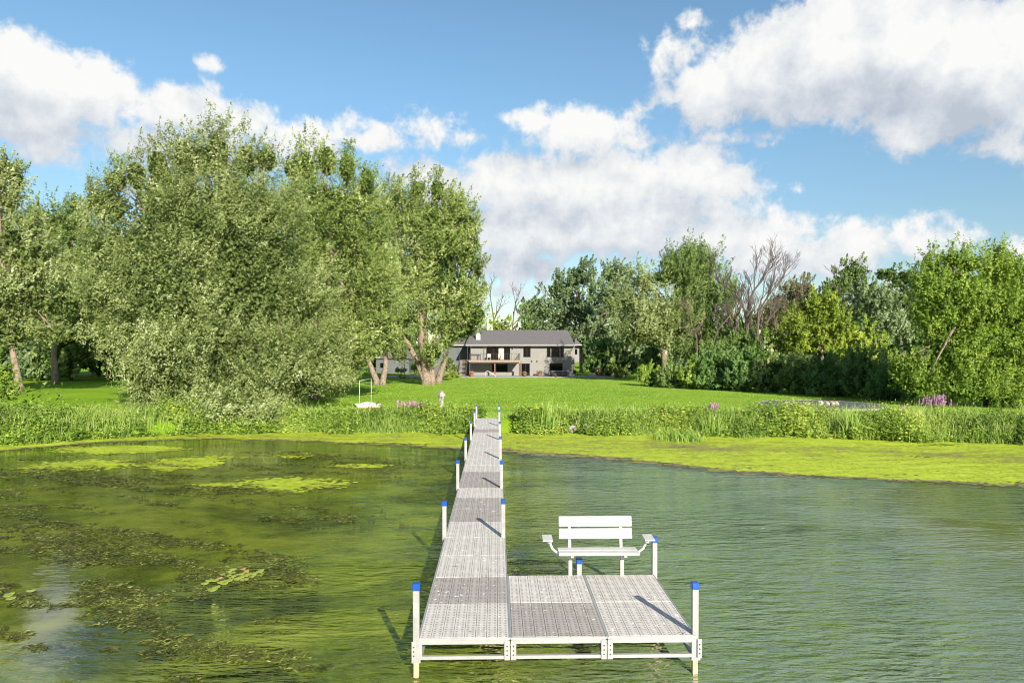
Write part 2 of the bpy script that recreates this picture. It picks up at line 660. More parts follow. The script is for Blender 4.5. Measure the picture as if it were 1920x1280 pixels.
def decking(name, colr):
    """moulded deck board: two files of drain slots, fine cross ribs, droppings and grime"""
    m, t, out = new_mat(name)
    b = t.new('ShaderNodeBsdfPrincipled')
    P = t.new('ShaderNodeNewGeometry').outputs['Position']
    O = t.new('ShaderNodeTexCoord').outputs['Object']
    oi = t.new('ShaderNodeObjectInfo')
    o = t.xyz(O)
    fx = t.math('FRACT', t.math('DIVIDE', o[0], .0763))
    fy = t.math('FRACT', t.math('DIVIDE', o[1], .0610))
    dx = t.math('MULTIPLY', t.math('SUBTRACT', fx, .5), .0763)
    dy = t.math('MULTIPLY', t.math('SUBTRACT', fy, .5), .0610)
    d = t.math('SQRT', t.math('ADD', t.math('POWER', t.math('MULTIPLY', dx, .8), 2.0), t.math('POWER', dy, 2.0)))
    hole = t.mrange(d, .011, .015, 1, 0)
    rib = t.math('FRACT', t.math('DIVIDE', o[1], .0203))
    ribm = t.mrange(t.math('ABSOLUTE', t.math('SUBTRACT', rib, .5)), .38, .5)
    v = t.noise(P, 5.5, 5, .65)
    c = t.ramp(v, [(.3, tuple(x * .84 for x in colr)), (.7, tuple(min(1, x * 1.10) for x in colr))])
    c = t.mix(t.math('MULTIPLY', oi.outputs['Random'], .16), c, tuple(x * .70 for x in colr))
    c = t.mix(t.math('MULTIPLY', ribm, .15), c, tuple(x * .4 for x in colr))
    c = t.mix(t.math('MULTIPLY', hole, .62), c, (.06, .055, .05))
    drop = t.mrange(t.noise(P, 13, 3, .55, .6), .66, .69)
    c = t.mix(t.math('MULTIPLY', drop, .9), c, (.80, .79, .74))
    grime = t.mrange(t.noise(P, 17, 4, .6, .3), .70, .74)
    c = t.mix(t.math('MULTIPLY', grime, .0), c, (.07, .06, .05))
    g2 = t.mrange(t.noise(t.vmath('ADD', P, (31, 7, 3)), 7, 4, .65, .8), .655, .70)
    c = t.mix(t.math('MULTIPLY', g2, .75), c, (.10, .08, .06))
    t.put(b.inputs['Base Color'], c)
    b.inputs['Roughness'].default_value = .75
    bn = t.new('ShaderNodeBump')
    bn.inputs['Strength'].default_value = .5
    bn.inputs['Distance'].default_value = .006
    t.put(bn.inputs['Height'], t.math('SUBTRACT', 1.0, t.math('ADD', hole, t.math('MULTIPLY', ribm, .35))))
    t.put(b.inputs['Normal'], bn.outputs[0])
    t.nt.links.new(b.outputs[0], out.inputs[0])
    return m


M_DECK_L = decking('pale_deck_board', (.50, .467, .432))
M_DECK_D = decking('grey_deck_board', (.325, .292, .268))

# ------------------------------------------------------------------ ground, lake bed, water
xs = np.unique(np.concatenate([np.linspace(-900, -80, 18), np.linspace(-80, -42, 20), np.linspace(-42, 42, 169), np.linspace(42, 80, 20), np.linspace(80, 900, 18)]))
ss = np.unique(np.concatenate([np.linspace(-1.2, 4, 27), np.linspace(4, 90, 87), np.linspace(90, 1200, 40)]))
X, S = np.meshgrid(xs, ss)
Y = shore(X) + S
Z = ground(X, Y)


def grid_faces(nr, nc):
    i = np.arange(nr - 1)[:, None] * nc + np.arange(nc - 1)[None, :]
    return np.stack([i, i + 1, i + nc + 1, i + nc], -1).reshape(-1, 4)


me = np_mesh('lawn', np.stack([X, Y, Z], -1).reshape(-1, 3), grid_faces(*X.shape), M_LAWN, smooth=True)
tag(link('lawn', me), kind='structure')

bx = np.linspace(-500, 500, 101)
by = np.concatenate([np.linspace(-400, 0, 21), np.linspace(2, 60, 60)])
BX, BY = np.meshgrid(bx, by)
BZ = -.85 + .55 * sstep(-14, 1, BY - np.interp(BX, SHX, SHY)) + .06 * np.sin(BX * 1.3) * np.sin(BY * .9)
me = np_mesh('lakebed', np.stack([BX, BY, BZ], -1).reshape(-1, 3), grid_faces(*BX.shape), M_BED, smooth=True)
tag(link('lakebed', me), kind='structure')

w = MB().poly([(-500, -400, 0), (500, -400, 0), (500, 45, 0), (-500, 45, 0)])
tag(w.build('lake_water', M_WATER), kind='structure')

# duckweed: a mat along the shore plus drifting islands, built of small cells with a ragged edge
EX = np.array([-60, -32, -23.3, -20.4, -15.6, -9.6, -5, -2.2, 0, 3.2, 6.2, 8.6, 12, 17, 25, 60.])
EY = np.array([27, 29.0, 31.1, 34.2, 35.6, 34.3, 32.3, 31.2, 30.3, 29.0, 27.2, 25.2, 24.0, 22.7, 21, 20.])


def duckweed():
    cs = .15
    gx = np.arange(-33, 33, cs)
    gy = np.arange(19.0, 41, cs)
    CX, CY = np.meshgrid(gx, gy)
    cx, cy = CX.ravel(), CY.ravel()
    p = np.stack([cx * .5, cy, 0 * cx], -1)
    nz = sinnoise(p, 3, .55) * .30 + sinnoise(p, 4, 2.3) * .20 + sinnoise(p, 8, 6) * .14 + rng.normal(0, .08, len(cx))
    edge = cy - (np.interp(cx, EX, EY) + nz)
    fleck = sinnoise(np.stack([cx * .4, cy * 1.3, 0 * cx], -1), 14, 1.6) + rng.normal(0, .5, len(cx)) > 1.5 + .35 * np.clip(-edge, 0, 9)
    keep = ((edge > 0) | (fleck & (edge > -2.2))) & (cy < shore(cx) + 1.2)
    hole = sinnoise(np.stack([cx * .45, cy * 1.6, 0 * cx], -1), 11, 1.3) + rng.normal(0, .15, len(cx))
    keep &= ~((hole > .98) & (edge > .5))
    keep &= ~((edge < .9) & (edge > 0) & (sinnoise(np.stack([cx * .35, cy * 1.4, 0 * cx], -1), 17, 2.6) + rng.normal(0, .2, len(cx)) > .55))
    tint = np.where(edge < .55 + .5 * sstep(-6, 0, cx) * sstep(12, 6, cx), .10 + edge * .12, .62 + .1 * sinnoise(p, 6, .8))
    # a browner, half dried streak on the right
    mid = cy - (np.interp(cx, EX, EY) * .45 + shore(cx) * .55)
    br = sstep(5.5, 8.5, cx) * np.exp(-(mid / 1.5) ** 2) * np.clip(.35 + .5 * sinnoise(p, 12, .7), 0, 1)
    tint = tint - .55 * br
    isl = [(-13.3, 27.9, 1.75, 1.5), (-7.7, 23.2, 2.1, 1.1), (-18.2, 31.7, 3.0, 1.1), (-16.8, 27.2, 1.6, 1.2), (-5.9, 26.9, 1.2, .55), (-9.4, 29.6, .8, .7), (-9.8, 23.0, 1.0, .5)]
    for k, (ax, ay, rx, ry) in enumerate(isl):
        q = 1 - np.hypot((cx - ax) / rx, (cy - ay) / ry) + nz * 1.3 + rng.normal(0, .07 + .16 * (k in (1, 3, 5, 6)), len(cx))
        on = q > 0
        keep |= on
        tint = np.where(on & (edge <= 0), .52 + .2 * np.clip(q, 0, .5), tint)
    cx, cy, tint = cx[keep], cy[keep], tint[keep]
    n = len(cx)
    j = rng.normal(0, cs * .10, (n, 4, 2))
    off = np.array([(-.54, -.54), (.54, -.54), (.54, .54), (-.54, .54)]) * cs
    V = np.zeros((n, 4, 3))
    V[:, :, :2] = np.stack([cx, cy], -1)[:, None, :] + off[None] + j
    V[:, :, 2] = .006 + rng.uniform(0, .0015, (n, 1))
    F_ = np.arange(n * 4).reshape(n, 4)
    me = np_mesh('duckweed', V.reshape(-1, 3), F_, M_DUCK, attr=tint + rng.normal(0, .06, n))
    tag(link('duckweed', me), 'bright yellow green duckweed mat floating along the shore', None, None, 'stuff')


duckweed()


def drifting_weed():
    n = 900000
    x = rng.uniform(-24, 9, n)
    y = 6.2 / rng.uniform(.2, 1, n)        # more of it close by, where single scraps show
    wx = (x + 24)
    p = np.stack([x * .55 + y * .12, y * 1.0, 0 * x], -1)
    d = sinnoise(p, 21, .75) * .7 + sinnoise(p, 22, 2.2) * .55 + sinnoise(p, 23, 6.0) * .5 + sinnoise(p, 24, 15.0) * .25
    for ax, ay, rx, ry, g in ((-3.0, 9.8, 1.5, .4, .9), (-1.6, 9.4, .6, .35, .7), (-6.0, 10.2, 1.2, .5, .9), (-6.4, 11.6, 1.0, .5, .5), (-4.2, 13.0, 1.6, 1.0, .35), (-11, 22, 5, 1.6, .5), (-3, 20, 1.6, 1.0, .6)):
        d = d + g * np.exp(-((x - ax) / rx) ** 2 - ((y - ay + .12 * (x - ax)) / ry) ** 2)
    # density: thick in the left bay, thin along the pier and hardly any to the right of it
    lim = .55 + .95 * sstep(-4.5, -1.0, x) + .25 * sstep(0, 2, x) - .30 * sstep(-3, -8, x) * sstep(9, 12, y) * 1.0
    lim = np.where((x > -1.5) & (x < 2.8) & (y > 8.5), 9, lim)
    k = (d > lim) & (y < np.interp(x, EX, EY) - .2) & (y > 6.3)
    x, y, d = x[k], y[k], d[k] - lim[k]
    m = len(x)
    sz = rng.uniform(.006, .024, m) * (.7 + y * .035)
    ang = rng.normal(.2, .8, m)
    L = sz * rng.uniform(1.2, 4.0, m)
    ax = np.stack([np.cos(ang), np.sin(ang)], -1)
    bx_ = np.stack([-np.sin(ang), np.cos(ang)], -1)
    off = np.array([(-1, -.2), (.1, -.8), (1, .15), (-.1, .9)])
    off = off[None] + rng.normal(0, .22, (m, 4, 2))
    V = np.zeros((m, 4, 3))
    V[:, :, :2] = np.stack([x, y], -1)[:, None] + off[:, :, :1] * (ax * L[:, None])[:, None] + off[:, :, 1:] * (bx_ * sz[:, None])[:, None]
    sub = rng.uniform(0, 1, m) < np.where(d < .45, .62, .25)
    z = np.where(sub, -rng.uniform(.02, .22, m), .008 + rng.uniform(0, .012, m))
    V[:, :, 2] = z[:, None] + rng.normal(0, .004, (m, 4)) * (~sub)[:, None]
    t = np.clip(rng.beta(1.6, 2.6, m) + .18 * (~sub) - .1, 0, 1)
    me = np_mesh('drifting_weed', V.reshape(-1, 3), np.arange(m * 4).reshape(m, 4), M_WEED, attr=t)
    tag(link('drifting_weed', me), 'brown green pond weed drifting on the still bay', None, None, 'stuff')
    return m


n_weed = drifting_weed()

# ------------------------------------------------------------------ trees
SILVER = [(0, (.034, .054, .014)), (.28, (.084, .107, .030)), (.55, (.138, .160, .056)), (.78, (.21, .228, .115)), (1, (.31, .32, .20))]
SILVER_Y = [(0, (.033, .058, .012)), (.28, (.082, .112, .025)), (.55, (.138, .168, .045)), (.78, (.205, .225, .09)), (1, (.30, .315, .165))]
GREEN = [(0, (.034, .060, .014)), (.4, (.082, .120, .030)), (.75, (.135, .17, .055)), (1, (.25, .27, .14))]
BRIGHT = [(0, (.045, .080, .009)), (.4, (.100, .150, .018)), (.75, (.165, .21, .036)), (1, (.26, .29, .09))]
YELLOW = [(0, (.06, .085, .010)), (.4, (.13, .17, .018)), (.75, (.21, .24, .03)), (1, (.30, .32, .07))]
DARK = [(0, (.032, .062, .016)), (.4, (.066, .118, .030)), (.75, (.11, .165, .045)), (1, (.19, .23, .09))]
GREYG = [(0, (.05, .075, .03)), (.4, (.10, .135, .06)), (.75, (.17, .205, .11)), (1, (.28, .31, .20))]
BROWNG = [(0, (.05, .05, .022)), (.4, (.10, .10, .045)), (.75, (.16, .15, .075)), (1, (.22, .20, .12))]
M_LEAF = {k: leaf_mat(k.lower() + '_leaves', v) for k, v in dict(SILVER=SILVER, SILVER_Y=SILVER_Y, GREEN=GREEN, BRIGHT=BRIGHT, YELLOW=YELLOW, DARK=DARK, GREYG=GREYG, BROWNG=BROWNG).items()}


def unit(a):
    return a / np.maximum(np.linalg.norm(a, axis=-1, keepdims=True), 1e-9)


def leaves(lobes, size, cover, up=.75, spray=1.2, seed=0, gap=.35, flat=.5, tshift=0.0, inner=True, wind=(.25, .1, 0)):
    """leaf quads on sprays spread through ellipsoid lobes (world coordinates) -> V (n,4,3), tint (n)"""
    r = np.random.default_rng(seed)
    lob = np.array([l[:6] for l in lobes], dtype=float)
    C0, R0 = lob[:, :3], lob[:, 3:6] * np.array([.98, .97, .86])
    nsub = 13 if len(lob) > 3 else 9
    dsub = unit(r.normal(size=(len(lob), nsub, 3)) + np.array([0, -.15, .15]))
    C = (C0[:, None] + dsub * R0[:, None] * r.uniform(.55, .80, (len(lob), nsub, 1))).reshape(-1, 3)
    Rr = (R0[:, None] * .37 * r.uniform(.7, 1.3, (len(lob), nsub, 1)) * r.uniform(.85, 1.2, (len(lob), nsub, 3))).reshape(-1, 3)
    upw = (dsub.reshape(-1, 3)[:, 2] > .25)
    Rr = Rr * np.where(upw[:, None], np.array([.92, .92, 1.22]), 1.0)
    axis = unit(dsub.reshape(-1, 3) * .7 + np.array([.1, -.1, .55]))
    parent = np.repeat(np.arange(len(lob)), nsub)
    area = 4 * pi * (((Rr[:, 0] * Rr[:, 1]) ** 1.6 + (Rr[:, 0] * Rr[:, 2]) ** 1.6 + (Rr[:, 1] * Rr[:, 2]) ** 1.6) / 3) ** (1 / 1.6)
    K = 52
    size = size * .84
    leaf_area = size * size * .36
    ns = np.maximum((cover * 1.0 * area / leaf_area / K).astype(int), 2)
    ids = np.repeat(np.arange(len(C)), ns)
    n = len(ids)
    d = unit(r.normal(size=(n, 3)) + .55 * axis[ids])
    rad = .58 + .46 * r.uniform(0, 1, n) ** .5
    c, rr = C[ids], Rr[ids]
    bumpy = 1 + .17 * sinnoise(d * 3.1 + ids[:, None] * 5.7, seed + 5, 1.4)
    p = c + d * rr * (rad * bumpy)[:, None]
    keep = np.ones(n, bool)
    for k in range(len(lob)):            # drop what is buried deep inside another lobe
        q = np.linalg.norm((p - C0[k]) / R0[k], axis=1)
        keep &= ~((q < .52) & (parent[ids] != k))
    keep &= ~((d[:, 1] > .35) & (r.uniform(0, 1, n) < .45))
    gn = sinnoise(p, seed + 9, 1.6 / max(spray, .3))
    keep &= gn > -.85 + gap
    p, d, c, ids, rad = p[keep], d[keep], c[keep], ids[keep], rad[keep]
    n = len(p)
    v = unit(d * .50 + np.array([wind[0], wind[1], up]) + r.normal(0, .24, (n, 3)))
    Ls = spray * r.uniform(.55, 1.35, n) * (.80 + .30 * np.clip(d[:, 2], 0, 1) * (rad > .75))
    t = r.uniform(0, 1, (n, K))
    side = r.normal(0, 1, (n, K, 3)) * (spray * .155 * (1.12 - t))[..., None]
    ctr = p[:, None] + v[:, None] * (t * Ls[:, None])[..., None] + side
    nn = unit(d[:, None] * .30 + unit(side) * .62 + np.array([.10, -.22, .42]) + r.normal(0, flat * .55, (n, K, 3)))
    a = v[:, None] + r.normal(0, .55, (n, K, 3))
    a = unit(a - nn * (a * nn).sum(-1, keepdims=True))
    s = np.cross(nn, a)
    l = size * r.uniform(.6, 1.25, (n, K))[..., None]
    sk = r.uniform(-.35, .35, (n, K))[..., None]
    V = np.stack([ctr - a * l * .5 + s * l * sk * .5, ctr + s * l * .36 + a * l * sk, ctr + a * l * .5 - s * l * .36], 2).reshape(-1, 3, 3)
    tint = .40 + tshift + .10 * sinnoise(p, seed + 2, .5)[:, None] + (r.normal(0, .09, len(C)))[ids][:, None] + r.normal(0, .13, (n, 1)) + r.normal(0, .12, (n, K)) + .10 * (t - .5)
    tint = tint.ravel()
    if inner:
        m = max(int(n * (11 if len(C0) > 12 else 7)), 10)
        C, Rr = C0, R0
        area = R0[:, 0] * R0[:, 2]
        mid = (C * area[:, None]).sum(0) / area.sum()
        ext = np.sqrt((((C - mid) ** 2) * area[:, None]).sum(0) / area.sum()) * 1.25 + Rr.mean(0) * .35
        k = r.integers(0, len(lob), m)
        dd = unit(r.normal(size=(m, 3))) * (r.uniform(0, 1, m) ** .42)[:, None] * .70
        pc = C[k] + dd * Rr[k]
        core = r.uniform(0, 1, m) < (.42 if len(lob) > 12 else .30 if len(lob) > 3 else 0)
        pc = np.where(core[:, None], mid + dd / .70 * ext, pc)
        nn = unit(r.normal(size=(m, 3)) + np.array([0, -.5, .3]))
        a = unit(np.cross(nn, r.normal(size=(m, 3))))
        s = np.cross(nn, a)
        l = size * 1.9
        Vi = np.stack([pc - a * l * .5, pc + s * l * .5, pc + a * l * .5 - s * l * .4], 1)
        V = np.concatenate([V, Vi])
        tint = np.concatenate([tint, -.02 + .32 * r.uniform(0, 1, m)])  # inner leaves tinted darker, shade inside the crown painted into their colour
    return V, np.clip(tint, 0, 1)


def leaf_mesh(name, V, tint, mat):
    n, k = V.shape[:2]
    return np_mesh(name, V.reshape(-1, 3), np.arange(n * k).reshape(n, k), mat, attr=tint)


def PL(Yd, items):
    """lobes given as photo column, row, half width, half height [, extra depth]"""
    out = []
    for it in items:
        px, py, rx, ry = it[:4]
        dy = it[4] if len(it) > 4 else 0
        yy = Yd + dy
        p = at(px, py, yy)
        s = yy / F
        out.append((p.x, p.y, p.z, rx * s, (rx + ry) * .5 * s * .95, ry * s))
    return out


N_LEAF = 0


def limb(mb, p, q, r0, r1, seed, n=6, bend=.12, sides=6):
    r = random.Random(seed)
    p, q = Vector(p), Vector(q)
    d = q - p
    o = Vector((r.uniform(-1, 1), r.uniform(-1, 1), r.uniform(.1, .9))) * d.length * bend
    pts = []
    for i in range(n + 1):
        t = i / n
        w = Vector((r.uniform(-1, 1), r.uniform(-1, 1), 0)) * d.length * .012
        pts.append(p + d * t + o * math.sin(pi * t) + (w if 0 < i < n else Vector()))
    mb.tube(pts, [r0 + (r1 - r0) * i / n for i in range(n + 1)], sides)
    return pts


def tree(name, label, base, Yd, stems, lobes, mat, size, cover, cat='tree', group=None, bark=None, up=.75, spray=1.2, seed=1, gap=.35, tshift=0.0, twig_lobes=True, flat=.5):
    """base: photo column of the foot; stems: poly-lines of (column, row, radius in metres)"""
    global N_LEAF
    bark = bark or M_BARK
    bxw = (base - 960) / F * Yd
    bz = gz(bxw, Yd)
    root = empty(name, (bxw, Yd, bz))
    tag(root, label, cat, group)
    O = Vector((bxw, Yd, bz))
    mb = MB()
    tops = []
    for si, st in enumerate(stems):
        pts, rad = [], []
        for i, (px, py, r_) in enumerate(st):
            q = at(px, py, Yd + (i * .35 if si % 2 else -i * .1))
            if i == 0:
                q.z = gz(q.x, Yd) - .15
                pts += [q, q + Vector((0, 0, .35 + r_))]
                rad += [r_ * 1.55, r_ * 1.08]
            else:
                pts.append(q)
                rad.append(r_)
        mb.tube([p - O for p in pts], rad, 10)
        tops.append((pts[-1], rad[-1]))
    if not stems:
        q = Vector((bxw, Yd, bz - .1))
        tops.append((q, .10))
    for k, lb in enumerate(lobes):
        c = Vector(lb[:3])
        if lb[1] < Yd - 1.9:
            continue          # boughs hanging towards the viewer hide their own limbs
        tp, tr = min(tops, key=lambda a: (a[0] - c).length)
        pts = limb(mb, tp - O, c - O, tr * .75, .035, seed * 31 + k)
        if twig_lobes:
            rr = random.Random(seed * 77 + k)
            for j in range(4):
                d = Vector((rr.uniform(-1, 1), rr.uniform(-1, .6), rr.uniform(-.1, 1))).normalized()
                e = c + Vector((d.x * lb[3], d.y * lb[4], d.z * lb[5])) * .62
                limb(mb, pts[rr.randint(3, 5)], e - O, .05 + .25 * tr * .3, .015, seed * 13 + k * 7 + j, 4, .1, 5)
    mb.build('trunk', bark, root, smooth=True)
    V, tint = leaves(lobes, size, cover, up, spray, seed, gap, flat, tshift)
    V = V - np.array([bxw, Yd, bz])
    N_LEAF += len(V)
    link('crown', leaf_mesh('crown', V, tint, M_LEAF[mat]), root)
    return root


def bare_tree(name, label, base, Yd, stems, seed, mat=None, depth=5, group=None, twig=.018, spread=.55, reach=.2):
    mat = mat or M_DEAD
    bxw = (base - 960) / F * Yd
    bz = gz(bxw, Yd)
    root = empty(name, (bxw, Yd, bz))
    tag(root, label, 'bare tree', group)
    O = Vector((bxw, Yd, bz))
    r = random.Random(seed)
    tk, tw = MB(), MB()

    def grow(p, d, L, rad, lev):
        mid = p + d * L * .5 + Vector((r.uniform(-1, 1), r.uniform(-1, 1), r.uniform(-.3, .6))) * L * .06
        q = p + d * L
        (tk if lev < 1 else tw).tube([p, mid, q], [rad, rad * .85, rad * .7], 5, cap=False)
        if lev >= depth:
            return
        for k in range(r.choice((2, 2, 3))):
            nd = (d + Vector((r.uniform(-1, 1), r.uniform(-1, 1), r.uniform(-.35, .8))) * spread).normalized()
            s = r.uniform(.45, 1)
            grow(p + (q - p) * s, nd, L * r.uniform(.58, .85), max(rad * .62, twig), lev + 1)
    for st in stems:
        pts = [at(px, py, Yd) for px, py, _ in st]
        pts[0].z = gz(pts[0].x, Yd) - .1
        tk.tube([p - O for p in pts], [s[2] for s in st], 8)
        n = len(pts)
        for i in range(1, n):
            d = (pts[i] - pts[i - 1]).normalized()
            L = (pts[-1] - pts[0]).length * reach
            for k in range(3 if i == n - 1 else 2):
                nd = (d + Vector((r.uniform(-1, 1), r.uniform(-1, 1), r.uniform(-.2, .4))) * (.35 if i == n - 1 else .9)).normalized()
                grow(pts[i] - O, nd, L * r.uniform(.7, 1.1), st[i][2] * .7, 1)
    tk.build('trunk', mat, root, smooth=True)
    tw.build('branches', mat, root)['kind'] = 'stuff'
    return root


# the large maples on the left
tree('maple_tree', 'largest silver maple, its lowest boughs hanging down over the bank', 430, 46,
     [[(440, 740, .42), (430, 640, .36), (410, 520, .28)], [(455, 740, .30), (500, 620, .26), (520, 500, .20)]],
     PL(46, [(395, 392, 95, 75), (348, 296, 22, 50), (408, 288, 25, 54), (462, 304, 22, 48), (296, 312, 22, 44), (256, 330, 20, 40), (218, 340, 22, 30), (500, 300, 22, 34), (378, 300, 30, 40), (178, 378, 18, 26), (300, 372, 62, 62), (470, 388, 80, 75), (262, 430, 92, 95), (380, 440, 120, 100), (500, 440, 95, 95), (205, 385, 45, 45),
             (225, 540, 78, 85), (330, 560, 110, 100, -1.5), (470, 570, 120, 105, -1.5), (250, 640, 70, 55), (370, 670, 120, 80, -2.5), (520, 680, 105, 80, -2), (285, 705, 70, 48, -1.5), (430, 735, 120, 48, -3), (560, 720, 90, 40, -1), (330, 740, 95, 38, -2), (220, 470, 70, 60), (560, 560, 80, 80), (190, 560, 50, 60), (430, 780, 100, 30, -6), (330, 768, 80, 30, -5), (600, 660, 60, 60)]),
     'SILVER', .168, .80, seed=3, spray=1.35, gap=.38)
tree('maple_tree', 'broad green maple between the largest maple and the many-stemmed one', 600, 56,
     [[(590, 735, .40), (600, 640, .34), (620, 500, .24)]],
     PL(56, [(612, 378, 58, 52), (574, 310, 18, 42), (612, 302, 20, 44), (650, 316, 18, 42), (688, 338, 16, 36), (548, 318, 20, 30), (665, 385, 40, 48), (560, 390, 45, 45), (620, 430, 95, 90), (690, 440, 52, 75), (600, 540, 95, 95), (690, 540, 66, 85), (640, 640, 92, 70), (715, 590, 45, 50), (610, 705, 75, 35), (585, 640, 60, 60), (545, 440, 60, 80), (700, 640, 45, 50)]),
     'SILVER_Y', .21, .80, seed=5, spray=1.5, gap=.36)
tree('maple_tree', 'maple of two brown trunks joined at the foot, left of the basketball hoop', 712, 79,
     [[(706, 722, .33), (696, 690, .29), (684, 655, .25), (676, 620, .2)], [(718, 722, .33), (723, 690, .29), (724, 650, .28), (722, 560, .20)]],
     PL(79, [(748, 664, 20, 18), (735, 400, 50, 55), (730, 490, 60, 75), (735, 580, 55, 50), (700, 628, 48, 28), (735, 640, 34, 22), (670, 640, 45, 30), (690, 545, 50, 60)]),
     'SILVER', .28, .85, seed=7, spray=1.7, gap=.40, tshift=.05)
tree('maple_tree', 'tall maple of several stems spreading from one thick trunk on the lawn', 800, 80,
     [[(801, 722, .56), (797, 690, .48), (791, 640, .46), (788, 560, .32), (785, 480, .2)], [(797, 720, .40), (783, 680, .34), (766, 645, .28), (752, 625, .20)],
      [(806, 720, .36), (800, 660, .30), (796, 600, .26), (800, 520, .18)], [(811, 720, .34), (810, 690, .28), (806, 650, .24)]],
     PL(80, [(765, 418, 42, 42), (746, 366, 15, 30), (782, 358, 17, 32), (820, 358, 17, 32), (854, 380, 15, 30), (880, 420, 14, 26), (815, 415, 50, 42), (850, 400, 34, 48), (775, 450, 70, 60), (845, 470, 52, 65), (880, 470, 30, 55, 1), (790, 540, 62, 60), (860, 555, 48, 55), (825, 610, 65, 30), (770, 590, 38, 30), (812, 660, 22, 26, -1.5), (890, 590, 26, 30)]),
     'SILVER_Y', .28, .85, seed=9, spray=1.7, gap=.46, tshift=.04)
tree('maple_tree', 'slender maple leaning towards the house beside the many-stemmed tree', 824, 84,
     [[(823, 716, .40), (832, 680, .33), (842, 640, .27), (850, 590, .2)]],
     PL(84, [(862, 622, 28, 20), (838, 642, 18, 16), (862, 600, 42, 34), (885, 545, 34, 45), (850, 625, 30, 20), (888, 500, 24, 40)]),
     'SILVER', .36, .85, seed=11, spray=1.6, gap=.45)
tree('maple_tree', 'silver leaved maple standing behind the weedy shore at the lawn edge, brightest crown', 36, 62,
     [[(36, 728, .34), (30, 690, .28), (20, 640, .22), (30, 560, .18)]],
     PL(62, [(5, 370, 42, 50), (8, 318, 16, 26), (30, 340, 14, 24), (62, 430, 16, 26), (-60, 360, 60, 70), (10, 460, 70, 65), (70, 480, 50, 55), (40, 560, 90, 60), (120, 560, 50, 52), (-50, 560, 80, 90), (30, 622, 80, 34), (110, 625, 45, 26), (-60, 660, 70, 50)]),
     'SILVER', .25, .85, seed=13, spray=1.6, gap=.42, tshift=.06)
tree('maple_tree', 'olive maple with a bare straight trunk, between the silver one and the largest', 102, 80,
     [[(103, 716, .36), (101, 660, .30), (108, 590, .26), (120, 500, .2)]],
     PL(80, [(100, 420, 42, 45), (145, 425, 38, 45), (130, 500, 60, 55), (175, 510, 45, 60), (150, 580, 70, 45), (60, 470, 50, 60), (185, 590, 45, 50), (165, 450, 40, 45)]),
     'SILVER_Y', .29, .85, seed=15, spray=1.7, gap=.42, tshift=-.04)
tree('young_tree', 'low bright green sapling leaning out over the weedy bank at its end', 4, 44,
     [[(0, 760, .10), (2, 725, .08)]],
     PL(44, [(-8, 700, 32, 30), (12, 735, 22, 20), (-30, 740, 40, 40), (-20, 790, 50, 35, -8)]), 'BRIGHT', .2, .9, seed=17, spray=.8)

# right-hand side
tree('maple_tree', 'dense green trees behind the house, darker crown nearest the ridge', 1085, 135,
     [[(1090, 690, .35), (1088, 610, .3), (1085, 540, .2)]],
     PL(135, [(1085, 520, 38, 32), (1050, 545, 34, 30), (1075, 580, 55, 40), (1015, 585, 34, 30), (1040, 630, 45, 30), (1100, 630, 50, 35)]),
     'GREYG', .46, .9, seed=19, spray=1.5, gap=.40, tshift=-.1)
tree('maple_tree', 'grey green tree right behind the house corner with a pale slim trunk', 1150, 126,
     [[(1150, 690, .3), (1148, 600, .26), (1150, 530, .16)]],
     PL(126, [(1150, 515, 32, 28), (1130, 550, 45, 40), (1175, 560, 36, 40), (1145, 610, 50, 40), (1110, 640, 35, 30), (1180, 640, 40, 40)]),
     'GREYG', .44, .9, seed=21, spray=1.5, gap=.42)
tree('maple_tree', 'silvery windblown tree with a leaning stout trunk above the hedge', 1248, 88,
     [[(1249, 700, .40), (1245, 670, .34), (1236, 640, .26), (1225, 600, .2)]],
     PL(88, [(1210, 530, 38, 30), (1190, 575, 44, 40), (1240, 580, 46, 44), (1190, 630, 42, 34), (1245, 635, 48, 34), (1280, 610, 34, 34)]),
     'SILVER', .28, .9, seed=23, spray=1.9, gap=.42, tshift=.06)
tree('maple_tree', 'tallest upright dark green tree rising above the right hedge beside the dead tree', 1312, 94,
     [[(1315, 700, .36), (1314, 640, .30), (1300, 560, .24), (1295, 490, .14)]],
     PL(94, [(1298, 505, 26, 24), (1290, 480, 12, 18), (1310, 482, 11, 17), (1330, 500, 11, 18), (1256, 498, 10, 18), (1262, 510, 22, 22), (1325, 500, 30, 34), (1285, 525, 50, 40), (1335, 560, 38, 45), (1290, 585, 55, 40), (1340, 630, 45, 38), (1310, 660, 60, 26), (1245, 520, 28, 25)]),
     'GREEN', .31, .9, seed=25, spray=2.2, gap=.44, up=1.0)
bare_tree('dead_tree', 'tall leafless pale dead tree rising from the hedge into the sky', 1395, 92,
          [[(1392, 690, .30), (1385, 640, .26), (1378, 600, .2), (1360, 565, .15)], [(1398, 690, .30), (1402, 640, .25), (1400, 590, .2), (1414, 545, .12)], [(1402, 690, .22), (1420, 640, .18), (1422, 585, .13), (1440, 555, .09)]], 4, depth=6, twig=.014, reach=.24)
bare_tree('dead_tree', 'leafless fallen grey limb tangle in front of the tallest green tree', 1300, 86,
          [[(1310, 690, .12), (1306, 640, .1), (1295, 600, .07)], [(1311, 690, .1), (1345, 620, .08), (1370, 590, .05)]], 14, depth=4, spread=.8)
bare_tree('dead_tree', 'slim leafless tree behind the house, the left of the pair', 925, 150,
          [[(925, 690, .22), (926, 600, .18), (920, 560, .1)]], 24, depth=4)
bare_tree('dead_tree', 'slim leafless tree behind the house, the right of the pair', 960, 155,
          [[(960, 690, .2), (961, 610, .16), (966, 570, .1)]], 34, depth=4)
